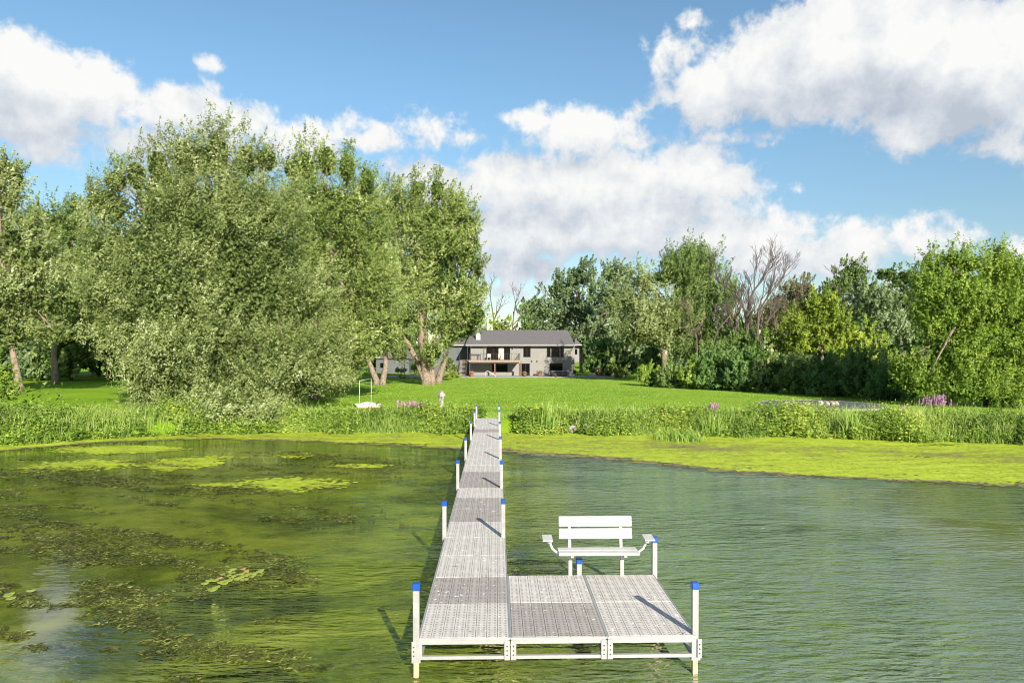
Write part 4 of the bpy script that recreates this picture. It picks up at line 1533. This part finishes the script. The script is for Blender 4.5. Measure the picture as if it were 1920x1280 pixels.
# stairs down to the patio
st_x0, st_x1 = hx(150, 106.0), hx(240, 106.0)
stairs = MB()
for sx in (st_x0 - .06, st_x1 + .02):
    stairs.prism([(sx, dyf - .0, dz - .05), (sx, dyf - .0, dz - .40), (sx, dyf - 3.2, -.02), (sx, dyf - 3.5, .02), (sx, dyf - 3.5, .10)], (.05, 0, 0))
sto = stairs.build('stairs', M_RAIL, house)
hb('landing', M_TANWOOD, [(st_x0 - .1, dx0 - .003, dyf, -.5, dz - .12, dz)])
nt = 13
for i in range(nt):
    t = (i + .5) / nt
    hb('tread', M_TANWOOD, [(st_x0, st_x1, dyf - 3.4 * t - .14, dyf - 3.4 * t + .14, dz * (1 - t) - .0, dz * (1 - t) + .05)], sto)
for sx in (st_x0 - .09, st_x1 + .07):
    hr = MB().bar((sx, dyf, dz + .92), (sx, dyf - 3.4, .95), .05, .07)
    for k in range(6):
        t = k / 5
        hr.box(sx - .025, sx + .025, dyf - 3.4 * t - .03, dyf - 3.4 * t + .03, max(.02, dz * (1 - t)), dz + .9 - (dz - .02) * t)
    hr.build('handrail', M_RAIL, sto)
for zx in (1078, 1145):
    hb('wall_lamp', M_FRAME, [(hx(zx) - .07, hx(zx) + .07, -.16, -.04, hz(536) - PZ, hz(517) - PZ)])
hb('wall_lamp', M_FRAME, [(hx(828) - .07, hx(828) + .07, -.16, -.04, hz(376) - PZ, hz(346) - PZ)])

# things on the patio and balcony
def at_patio(zx, Yd):
    return hx(zx, Yd), Yd, PZ + .03


x, y, z = at_patio(1422, 107.6)
tub = empty('hot_tub', (x, y, z))
tag(tub, 'dark hot tub with a grey cover on the patio under the lower right window', 'hot tub')
MB().box(-1.3, 1.3, -1, 1, 0, .72).build('cabinet', M_TUB, tub, bevel=.05)
MB().box(-1.34, 1.34, -1.04, 1.04, .722, .86).build('cover', M_TUBLID, tub, bevel=.04)
for i in range(9):
    MB().box(-1.25 + i * .29, -1.02 + i * .29, -1.018, -1.003, .06, .66).build('panel', M_TUB, tub)

x, y, z = at_patio(545, 104.5)
hr = empty('pool_handrail', (x, y, z))
tag(hr, 'white curved pool handrail standing on the patio below the balcony', 'handrail')
for dyy in (0, .55):
    pts = [(-.78, dyy, 0), (-.78, dyy, .55), (-.70, dyy, .76), (-.5, dyy, .85), (-.25, dyy, .80), (.35, dyy, .45), (.78, dyy, .16), (.82, dyy, 0)]
    MB().tube(pts, .05, 8).build('rail', M_WHITE, hr, True)


def flower_pot(label, zx, Yd, h, w, seed, mat=M_RED):
    x, y, z = at_patio(zx, Yd)
    root = empty('flower_pot', (x, y, z))
    tag(root, label, 'flower pot', 'red flower pots on the patio')
    MB().tube([(0, 0, 0), (0, 0, .3), (0, 0, .34)], [w * .32, w * .42, w * .45], 12).build('pot', M_TERRA, root, True)
    r = np.random.default_rng(seed)
    n = 160
    c = unit(r.normal(size=(n, 3))) * np.array([w * .5, w * .5, h * .42]) * r.uniform(.5, 1, (n, 1)) + np.array([0, 0, .34 + h * .36])
    a, b = unit(r.normal(size=(n, 3))), unit(r.normal(size=(n, 3)))
    l = .09
    V = np.stack([c - a * l, c + b * l, c + a * l, c - b * l], 1)
    link('foliage', leaf_mesh('foliage', V[:90], r.uniform(0, 1, 90), M_LEAF['GREEN']), root)
    link('blossom', leaf_mesh('blossom', V[90:], r.uniform(0, 1, n - 90), mat), root)


M_REDF = leaf_mat('red_petals', [(0, (.28, .02, .02)), (.6, (.50, .07, .06)), (1, (.6, .25, .2))], .25)
flower_pot('red flower pot against the board wall near the hot tub', 1172, 108.6, .8, .95, 1, M_REDF)
flower_pot('red flower pot at the foot of the stairs', 305, 105.6, .7, .8, 2, M_REDF)
flower_pot('red flower pot in front of the glass patio door', 985, 107.5, .5, .7, 3, M_REDF)


def chair(label, x, y, z, mat, group, rz=0.0):
    root = empty('chair', (x, y, z), (0, 0, rz))
    tag(root, label, 'chair', group)
    MB().box(-.26, .26, -.26, .24, .40, .45).build('seat', mat, root)
    MB().prism([(-.26, .22, .46), (.26, .22, .46), (.26, .34, .98), (-.26, .34, .98)], (0, .04, .0)).build('backrest', mat, root)
    for sx in (-.24, .20):
        for sy in (-.25, .2):
            MB().box(sx, sx + .04, sy, sy + .04, 0, .398).build('leg', mat, root)
        MB().box(sx, sx + .04, -.25, .24, .62, .66).build('armrest', mat, root)


bz_ = PZ + dz + .002
for lb, zx in (('cream chair at the far left of the balcony glass door', 525), ('cream chair on the balcony before the middle door pane', 665), ('cream chair on the balcony beside the right door pane', 695)):
    chair(lb, hx(zx, 108.4), 108.4, bz_, M_CURTAIN, 'cream chairs on the balcony')
x, y, z = at_patio(1640, 107)
chair('dark patio chair at the house corner beside the hot tub', x, y, z, M_FRAME, 'dark patio chairs', .5)
x, y, z = at_patio(1010, 106)
tbl = empty('patio_table', (x, y, z))
tag(tbl, 'low dark patio table in front of the lower glass door', 'table')
MB().tube([(0, 0, .45), (0, 0, .50)], .45, 16).build('tabletop', M_TUB, tbl)
for k in range(4):
    a = pi / 4 + k * pi / 2
    MB().bar((.3 * math.cos(a), .3 * math.sin(a), .45), (.36 * math.cos(a), .36 * math.sin(a), 0), .04, .04).build('leg', M_TUB, tbl)
x, y, z = at_patio(1850, 106)
pl = empty('planter', (x, y, z))
tag(pl, 'pale stone planter box holding a round grey green bush', 'planter')
MB().box(-.65, .65, -.4, .4, 0, .38).build('box', M_TRIM, pl, bevel=.03)
V, t = leaves([(.15, 0, .85, .55, .45, .5)], .12, 1.3, seed=900, spray=.2, up=.4)
link('foliage', leaf_mesh('foliage', V, t, M_LEAF['BROWNG']), pl)


def garden_bush(name, label, px, py, Yd, rx, ry, mat, seed, size=.2, group='bushes near the house'):
    tree(name, label, px, Yd, [], PL(Yd, [(px, py, rx, ry), (px - rx * .5, py + ry * .4, rx * .6, ry * .6), (px + rx * .5, py + ry * .4, rx * .6, ry * .6)]), mat, size, 1.1, 'bush', group, seed=seed, spray=.45, twig_lobes=False, gap=.25)


garden_bush('hydrangea_bush', 'white flowering bush left of the balcony stairs', 842, 682, 103, 15, 20, 'SILVER', 401, .26)
garden_bush('flower_bush', 'yellow green low bush at the foot of the white flowering one', 848, 702, 102, 16, 7, 'YELLOW', 402)
garden_bush('flower_bush', 'yellow flowered low plant below the basketball hoop', 750, 694, 104, 10, 4, 'YELLOW', 403)
garden_bush('flower_bush', 'round light green bush between the hoop and the many-stemmed tree', 778, 688, 103, 8, 6, 'BRIGHT', 404)
garden_bush('grass_tuft', 'tan ornamental grass tuft beside the pale planter', 1122, 698, 108, 6, 6, 'BROWNG', 405)
garden_bush('grass_tuft', 'second tan ornamental grass tuft nearer the dark evergreen shrub', 1140, 698, 108, 6, 7, 'BROWNG', 406)
garden_bush('grass_tuft', 'third ornamental grass tuft at the mound edge by the hedge', 1158, 702, 106, 6, 6, 'GREEN', 407)

# rocks edging the garden bed
def boulder(label, px, Yd, w, h, seed, name='boulder', group='boulders edging the garden bed', sink=.1, mat=None):
    import bmesh
    bm = bmesh.new()
    bmesh.ops.create_icosphere(bm, subdivisions=3, radius=1)
    co = np.array([v.co for v in bm.verts])
    n = 1 + .13 * sinnoise(co * 1.5, seed, 1.5) + .05 * sinnoise(co, seed + 1, 5)
    for v, k in zip(bm.verts, n):
        v.co = Vector((v.co.x * w * k, v.co.y * w * .7 * k, max(v.co.z, -.4) * h * k))
    me = bpy.data.meshes.new(name)
    bm.to_mesh(me)
    bm.free()
    me.materials.append(mat or M_STONE)
    x = (px - 960) / F * Yd
    tag(link(name, me, None, (x, Yd, gz(x, Yd) + h * .4 - sink)), label, 'rock', group)


boulder('brown boulder beneath the yellow flowered plant', 738, 101, .75, .38, 1)
boulder('square brown boulder under the round light green bush', 772, 100, .85, .55, 2)
boulder('low dark boulder near the many-stemmed tree', 786, 101, .8, .45, 3)
boulder('flat tan boulder left of the low flower plant', 724, 102, .8, .3, 4)
boulder('pale pinkish boulder half buried in the bank weeds', 1074, 38.25, .28, .34, 5, group='rocks on the bank', sink=.0)
boulder('small tan rock next to the pinkish one on the bank', 1100, 38.2, .26, .28, 6, group='rocks on the bank', sink=.0)

# garage among the trees and hoop in front
gx, gy = (745 - 960) / F * 128, 128
gar = empty('garage', (gx, gy, gz(gx, gy)))
tag(gar, 'pale grey garage half hidden among the shady trees', 'garage')
MB().box(-4, 2.2, 0, 6, -.1, 2.7).build('wall', M_SIDING_SHADE, gar)
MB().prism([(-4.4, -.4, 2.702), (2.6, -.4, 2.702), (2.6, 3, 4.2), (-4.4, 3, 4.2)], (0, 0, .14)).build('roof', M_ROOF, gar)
MB().box(-1.2, 1.3, -.04, -.003, 0, 2.1).build('door', M_SIDING_SHADE, gar)
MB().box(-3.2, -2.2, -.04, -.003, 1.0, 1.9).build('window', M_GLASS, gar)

hxp, hyp = (755.5 - 960) / F * 100, 100
hoop = empty('basketball_hoop', (hxp, hyp, gz(hxp, hyp)))
tag(hoop, 'freestanding basketball hoop with a white edged backboard by the garage', 'basketball hoop')
zb = at(755, 664, 100).z - gz(hxp, hyp)
b = MB()
for q in ((-.62, .62, zb - .07, zb), (-.62, .62, zb - .75, zb - .68), (-.62, -.55, zb - .68, zb - .07), (.55, .62, zb - .68, zb - .07), (-.25, .25, zb - .32, zb - .27), (-.25, -.2, zb - .6, zb - .32), (.2, .25, zb - .6, zb - .32)):
    b.box(q[0], q[1], -.03, .0, q[2], q[3])
b.build('backboard_frame', M_WHITE, hoop)
MB().box(-.60, .60, .004, .02, zb - .73, zb - .02).build('backboard', M_GLASS, hoop)
for sx in (-.16, .20):
    MB().tube([(sx, .1, 0), (sx, .1, zb - .3)], .05, 8).build('pole', M_TRIM, hoop, True)
rim = MB()
rim.tube([(.23 * math.cos(a), -.32 + .23 * math.sin(a), zb - .62) for a in np.linspace(0, 2 * pi, 17)], .02, 6)
rim.build('rim', M_TERRA, hoop, True)
MB().box(-.4, .4, -.3, .5, -.05, .12).build('base', M_FRAME, hoop)

# ------------------------------------------------------------------ things on the lawn
yk = 46.0
xk = (674 - 960) / F * yk
rack = empty('kayak_rack', (xk, yk, gz(xk, yk)))
tag(rack, 'narrow white metal boat rack with curved arms at the lawn edge', 'boat rack')
zt = at(674, 714, yk).z - gz(xk, yk)
MB().tube([(0, 0, -.05), (0, 0, zt)], .02, 8).build('upright', M_WHITE, rack, True)
MB().tube([(.50, 1.4, -.05), (.50, 1.4, zt + .12)], .02, 8).build('upright', M_WHITE, rack, True)
MB().tube([(0, 0, zt), (.50, 1.4, zt + .12)], .018, 8).build('top_bar', M_WHITE, rack, True)
for dx, dyy in ((0, 0), (.5, 1.4)):
    for zz in (.35, 1.05):
        MB().tube([(dx + s * a, dyy, zz + b_) for a, b_, s in ((0, 0, 1), (.2, .02, 1), (.42, .08, 1), (.52, .22, 1))], .024, 6).build('arm', M_FRAME, rack, True)
        MB().tube([(dx - .0, dyy, zz), (dx - .3, dyy, zz - .02), (dx - .45, dyy, zz + .1)], .024, 6).build('arm', M_FRAME, rack, True)

# upturned dinghy
yd = 44.3
xd = (692 - 960) / F * yd
boat = empty('dinghy', (xd, yd, gz(xd, yd) + .12), (R(-14), R(3), R(42)))
tag(boat, 'small white dinghy lying keel up with a red underside edge', 'dinghy')
hv, hf = [], []
nL, nA = 16, 10
Lh = 1.0
for i in range(nL + 1):
    t = i / nL
    wd = .56 * max(.02, math.sin(pi * min(1, .10 + t * .92)) ** .6) if t < .98 else .03
    hh = .52 * max(.05, math.sin(pi * (.12 + t * .84)) ** .7)
    for k in range(nA + 1):
        a = pi * k / nA
        hv.append((-Lh + 2 * Lh * t, -wd * math.cos(a), .10 + hh * math.sin(a) ** .8))
hf = grid_faces(nL + 1, nA + 1)
hull = link('hull', np_mesh('hull', hv, hf, M_WHITE, smooth=True), boat)
rimb = MB()
e1 = [Vector(hv[i * (nA + 1)]) for i in range(nL + 1)]
e2 = [Vector(hv[i * (nA + 1) + nA]) for i in range(nL + 1)]
rimb.tube(e1, .055, 6).tube(e2, .055, 6)
rimb.build('gunwale', simple('red_paint', (.42, .07, .04), .5), boat, True)
MB().box(-.95, .9, -.015, .015, .44, .50).build('keel', M_WHITE, boat)

# carved post
yp = 42.6
xp = (829 - 960) / F * yp
gp = gz(xp, yp)
hp = at(829, 733, yp).z - gp
ang = np.linspace(0, 2 * pi, 19)[:-1]
zz = np.linspace(-.1, hp, 34)
pv = []
for z_ in zz:
    t = max(0, z_ / hp)
    r0 = .145 - .02 * t + .035 * math.sin(t * 9 + .5) + (.03 if .80 < t < .95 else 0)
    if t > .95:
        r0 *= .72
    for a in ang:
        k = 1 + .13 * math.sin(3 * a + 7 * t) + .10 * math.sin(5 * a - 16 * t) + .06 * math.sin(2 * a + 31 * t)
        pv.append((r0 * k * math.cos(a) * 1.05 - .05 * t, r0 * k * math.sin(a), z_))
nA = len(ang)
pf = [(i * nA + k, i * nA + (k + 1) % nA, (i + 1) * nA + (k + 1) % nA, (i + 1) * nA + k) for i in range(len(zz) - 1) for k in range(nA)]
M_PALEWOOD = simple('weathered_pale_wood', (.34, .32, .29), .8, 0, .5, 9, .8, 14)
me = bpy.data.meshes.new('carved_post')
me.from_pydata(pv, [], pf + [tuple(len(pv) - nA + k for k in range(nA))])
me.materials.append(M_PALEWOOD)
tag(link('carved_post', me, None, (xp, yp, gp)), 'weathered pale carved wooden post standing by itself on the lawn', 'post')
ys_ = 42.0
xs_ = (873.5 - 960) / F * ys_
mb = MB().bar((0, 0, -.1), (.04, 0, at(873, 757, ys_).z - gz(xs_, ys_)), .05, .03)
tag(mb.build('stake', M_WHITE, None, loc=(xs_, ys_, gz(xs_, ys_))), 'thin white stake stuck in the grass near the pier end', 'stake')

# dark gravel oval
gxc, gyc, grx, gry = 23.4, 51.8, 4.3, 4.6
grz = max(gz(gxc + a, gyc + b) for a in (-4, 0, 4) for b in (-4, 0, 4)) + .03
pad = empty('gravel_pad', (gxc, gyc, grz))
tag(pad, 'dark gravel oval edged with pale stone at the corner of the lawn', 'gravel pad')
n = 40
ring = [(grx * math.cos(2 * pi * k / n), gry * math.sin(2 * pi * k / n), -.3) for k in range(n)]
MB().prism(ring, (0, 0, .31)).build('gravel', M_GRAVEL, pad)
r_ = random.Random(5)
em = []
for k in range(n):
    a0, a1 = 2 * pi * (k + .04) / n, 2 * pi * (k + .96) / n
    q = [((grx + d) * math.cos(a), (gry + d) * math.sin(a), -.3) for d, a in ((.01, a0), (.20, a0), (.20, a1), (.01, a1))]
    MB().prism(q, (0, 0, .318 + r_.uniform(0, .012))).build('edging_stone', M_STONE, pad)
fire = empty('fire_ring', (gxc + .3, gyc - .6, grz + .01))
tag(fire, 'low ring of tan stones in the middle of the dark gravel oval', 'fire ring')
for k in range(9):
    a = 2 * pi * k / 9
    m = MB()
    rs = .17 + r_.uniform(-.02, .03)
    m.tube([(.6 * math.cos(a), .6 * math.sin(a), 0), (.6 * math.cos(a), .6 * math.sin(a), .12), (.6 * math.cos(a) + .02, .6 * math.sin(a), .24 + r_.uniform(0, .06))], [rs, rs * 1.05, rs * .6], 7)
    m.build('stone', M_STONE, fire, True)

# ------------------------------------------------------------------ the pier
DZ = .54
pier = empty('pier', (-1.272, 9.3, DZ), (R(.76), 0, R(1.3)))
tag(pier, 'long aluminium pier with pale and grey boards, widening to a platform', 'pier')
PW = 1.22


def frame(x0, x1, y0, y1):
    m = MB()
    t = .045
    top, h = -.008, .085
    for zz0, zz1 in ((top - h, top), (-.30, -.255)):
        m.box(x0, x1, y0, y0 + t, zz0, zz1).box(x0, x1, y1 - t, y1, zz0, zz1)
        m.box(x0, x0 + t, y0 + t, y1 - t, zz0, zz1).box(x1 - t, x1, y0 + t, y1 - t, zz0, zz1)
    n = max(1, round((y1 - y0) / 1.22))
    for i in range(n + 1):
        yy = y0 + (y1 - y0 - t) * i / n
        for xx in (x0, x1 - t):
            m.box(xx, xx + t, yy, yy + t, -.254, top - h - .001)
        if 0 < i < n:
            m.box(x0 + t, x1 - t, yy, yy + t, top - h + .01, top - .006)
    # lip along the outer top edge
    m.box(x0, x1, y0 - .012, y0 - .001, -.035, -.002)
    m.box(x0 - .012, x0 - .001, y0, y1, -.035, -.002)
    m.box(x1 + .001, x1 + .012, y0, y1, -.035, -.002)
    return m.build('pier_section', M_ALU, pier)


plank_cache = {}
NPL = 8


def planks(sec, x0, x1, y0, y1, dark):
    w = (x1 - x0 - .02) / NPL
    for k in range(NPL):
        key = (round(w, 3), round(y1 - y0, 2), dark)
        if key not in plank_cache:
            plank_cache[key] = MB().box(.0025, w - .0025, .001, y1 - y0 - .001, -.03, 0).mesh('deck_plank', M_DECK_D if dark else M_DECK_L, bevel=.003)
        o = link('deck_plank', plank_cache[key], sec, (x0 + .01 + k * w, y0, random.uniform(-.0015, .0015)))


DARKP = {1, 5, 6, 8, 9, 18}
sec_edges = [0, 4, 8, 12, 16, 20, 23]
for a, b in zip(sec_edges[:-1], sec_edges[1:]):
    s = frame(0, 1.235, a * PW + (.004 if a else 0), b * PW - .004)
    for k in range(a, b):
        planks(s, 0, 1.235, k * PW + .002, (k + 1) * PW - .002, k in DARKP)
s = frame(1.262, 2.562, 0, 2.5)
planks(s, 1.262, 2.562, .01, 1.245, True)
planks(s, 1.262, 2.562, 1.255, 2.49, False)
s = frame(2.588, 3.79, 0, 2.5)
planks(s, 2.588, 3.79, .01, 1.245, False)
planks(s, 2.588, 3.79, 1.255, 2.49, False)


def dock_post(x, y, top, bottom, w=.085):
    m = MB().box(x - w / 2, x + w / 2, y - w / 2, y + w / 2, -.34, top)
    o = m.build('pier_post', M_POST, pier, bevel=.006)
    c = MB().box(x - w / 2 - .008, x + w / 2 + .008, y - w / 2 - .008, y + w / 2 + .008, top - .085, top + .012)
    c.build('post_cap', M_BLUE, o, bevel=.008)
    MB().box(x - w * .42, x + w * .42, y - w * .42, y + w * .42, bottom, -.341).build('post_foot', M_POST_W, o, bevel=.005)
    return o


def bracket(x, y, w=.075, front=True):
    m = MB().box(x - w / 2, x + w / 2, y - .018, y - .0125, -.31, -.045)
    o = m.build('bracket', M_ALU, pier, bevel=.002)
    for zz_ in (-.12, -.18, -.24):
        h = MB()
        h.tube([(x, y - .0185, zz_), (x, y - .0195, zz_)], .011, 8)
        h.build('bolt_hole', M_DARKHOLE, o)


dock_post(-.035, .03, .73, -1.4)
dock_post(3.80, .05, .71, -1.4)
dock_post(2.50, 2.545, .27, -1.4)
dock_post(3.82, 2.55, .63, -1.4)
for i, t in enumerate((4.88, 9.76, 14.64, 19.52, 24.4, 27.6)):
    dock_post(-.02, t, .74 + .03 * (i % 2), -1.5)
    dock_post(1.20, t - .02, .78 - .03 * (i % 2), -1.5)
for x in (1.205, 1.292, 2.532, 2.618):
    bracket(x, 0)
bracket(-.065, 0, .06)
bracket(3.85, 0, .06)
# sleeves that hold the corner posts
for x in (-.035, 3.80):
    MB().box(x - .06, x + .06, -.012, .095, -.34, -.30).build('sleeve', M_ALU, pier)
mb = MB()

# ------------------------------------------------------------------ bench
bench = empty('bench', (1.46, 11.86, DZ + .035), (0, 0, R(1.3)))
tag(bench, 'white slatted bench with side arms at the back of the pier platform', 'bench')
SH = .47
for sx in (-.45, .45):
    MB().box(sx - .022, sx + .022, -.02, .025, .26, SH - .03).build('leg', M_ALU, bench)
    lg = MB().box(sx - .032, sx + .032, -.03, .035, -.30, .262).build('leg_sleeve', M_ALU, bench)
    MB().box(sx - .025, sx + .025, -.36, .06, SH - .07, SH - .032).build('seat_bracket', M_ALU, bench)
    MB().prism([(sx - .024, .06, SH - .06), (sx + .024, .06, SH - .06), (sx + .024, .165, .965), (sx - .024, .165, .965)], (0, .035, 0)).build('back_post', M_WHITE, bench)
MB().box(-.68, .68, -.385, -.22, SH - .03, SH + .018).build('seat_slat', M_WHITE, bench, bevel=.006)
MB().box(-.68, .68, -.205, -.03, SH - .03, SH + .018).build('seat_slat', M_WHITE, bench, bevel=.006)
for z0 in (.612, .815):
    y0 = .06 + .11 * (z0 - SH) / (1.0 - SH)
    MB().prism([(-.64, y0 - .045, z0), (.64, y0 - .045, z0), (.64, y0 - .005, z0), (-.64, y0 - .005, z0)], (0, .032, .17)).build('back_slat', M_WHITE, bench, bevel=.005)
for sg in (-1, 1):
    pts = [(sg * .60, -.2, SH - .05), (sg * .70, -.21, SH - .02), (sg * .78, -.22, SH + .05), (sg * .82, -.22, SH + .14), (sg * .83, -.22, SH + .20)]
    MB().tube(pts, .022, 8).build('arm_tube', M_WHITE, bench, True)
    c = sg * .865
    a_ = MB().prism([(c - .085, -.36, SH + .205), (c + .085, -.36, SH + .235 - .03), (c + .085, -.06, SH + .225), (c - .085, -.06, SH + .225)], (0, 0, .022))
    a_.build('armrest', M_WHITE, bench, bevel=.004)
    MB().tube([(sg * .83, -.26, SH + .15), (sg * .83, -.26, SH + .203)], [.04, .055], 10).build('cup', M_WHITE, bench, True)

# ------------------------------------------------------------------ water lilies
M_PAD = simple('lily_pad', (.27, .32, .05), .45, 0, .2, 9)
M_PADR = simple('reddish_lily_pad', (.42, .24, .10), .5, 0, .2, 9)
pads = [(1.20, .45), (1.2, .2)]
lil = empty('lily_plant', ((440 - 960) / F * 13.4, 13.4, 0.012))
tag(lil, 'cluster of yellow green lily pads afloat in the weedy bay', 'water lily')
r_ = random.Random(9)


def pad_mesh(parent, x, y, r, rot, mat, z):
    m = MB()
    n = 14
    pts = [(x + .15 * r * math.cos(rot), y + .15 * r * math.sin(rot), z)]
    for k in range(n + 1):
        a = rot + .22 + (2 * pi - .44) * k / n
        rr = r * (1 + .05 * math.sin(3 * a))
        pts.append((x + rr * math.cos(a), y + rr * math.sin(a), z + .006 * math.sin(2 * a)))
    m.prism(pts, (0, 0, .004))
    m.build('pad', mat, parent)


k = 0
spots = []
while len(spots) < 30:
    x, y = r_.gauss(.02, .24), r_.gauss(.10, .26)
    if abs(x) < .48 and abs(y) < .60 and all((x - a) ** 2 + (y - b) ** 2 * .9 > .0085 for a, b in spots):
        spots.append((x, y))
for i, (x, y) in enumerate(spots):
    pad_mesh(lil, x, y, r_.uniform(.055, .085), r_.uniform(0, 6.28), M_PADR if i in (4, 13, 20) else M_PAD, .002 * (i % 6))
lil2 = empty('lily_plant', ((400 - 960) / F * 12.8, 12.75, 0.012))
tag(lil2, 'single oval lily pad apart from the cluster in the weedy bay', 'water lily')
pad_mesh(lil2, 0, 0, .095, 1.2, M_PAD, 0)
lil3 = empty('lily_plant', ((12 - 960) / F * 12.3, 12.3, 0.012))
tag(lil3, 'few greenish lily pads by the sky reflection in the weed', 'water lily')
for i in range(5):
    pad_mesh(lil3, r_.uniform(-.2, .2), r_.uniform(-.4, .4), .08, r_.uniform(0, 6), M_PAD, .002 * i)

print('leaves', N_LEAF, 'weed', n_weed, 'shore', n_shore)
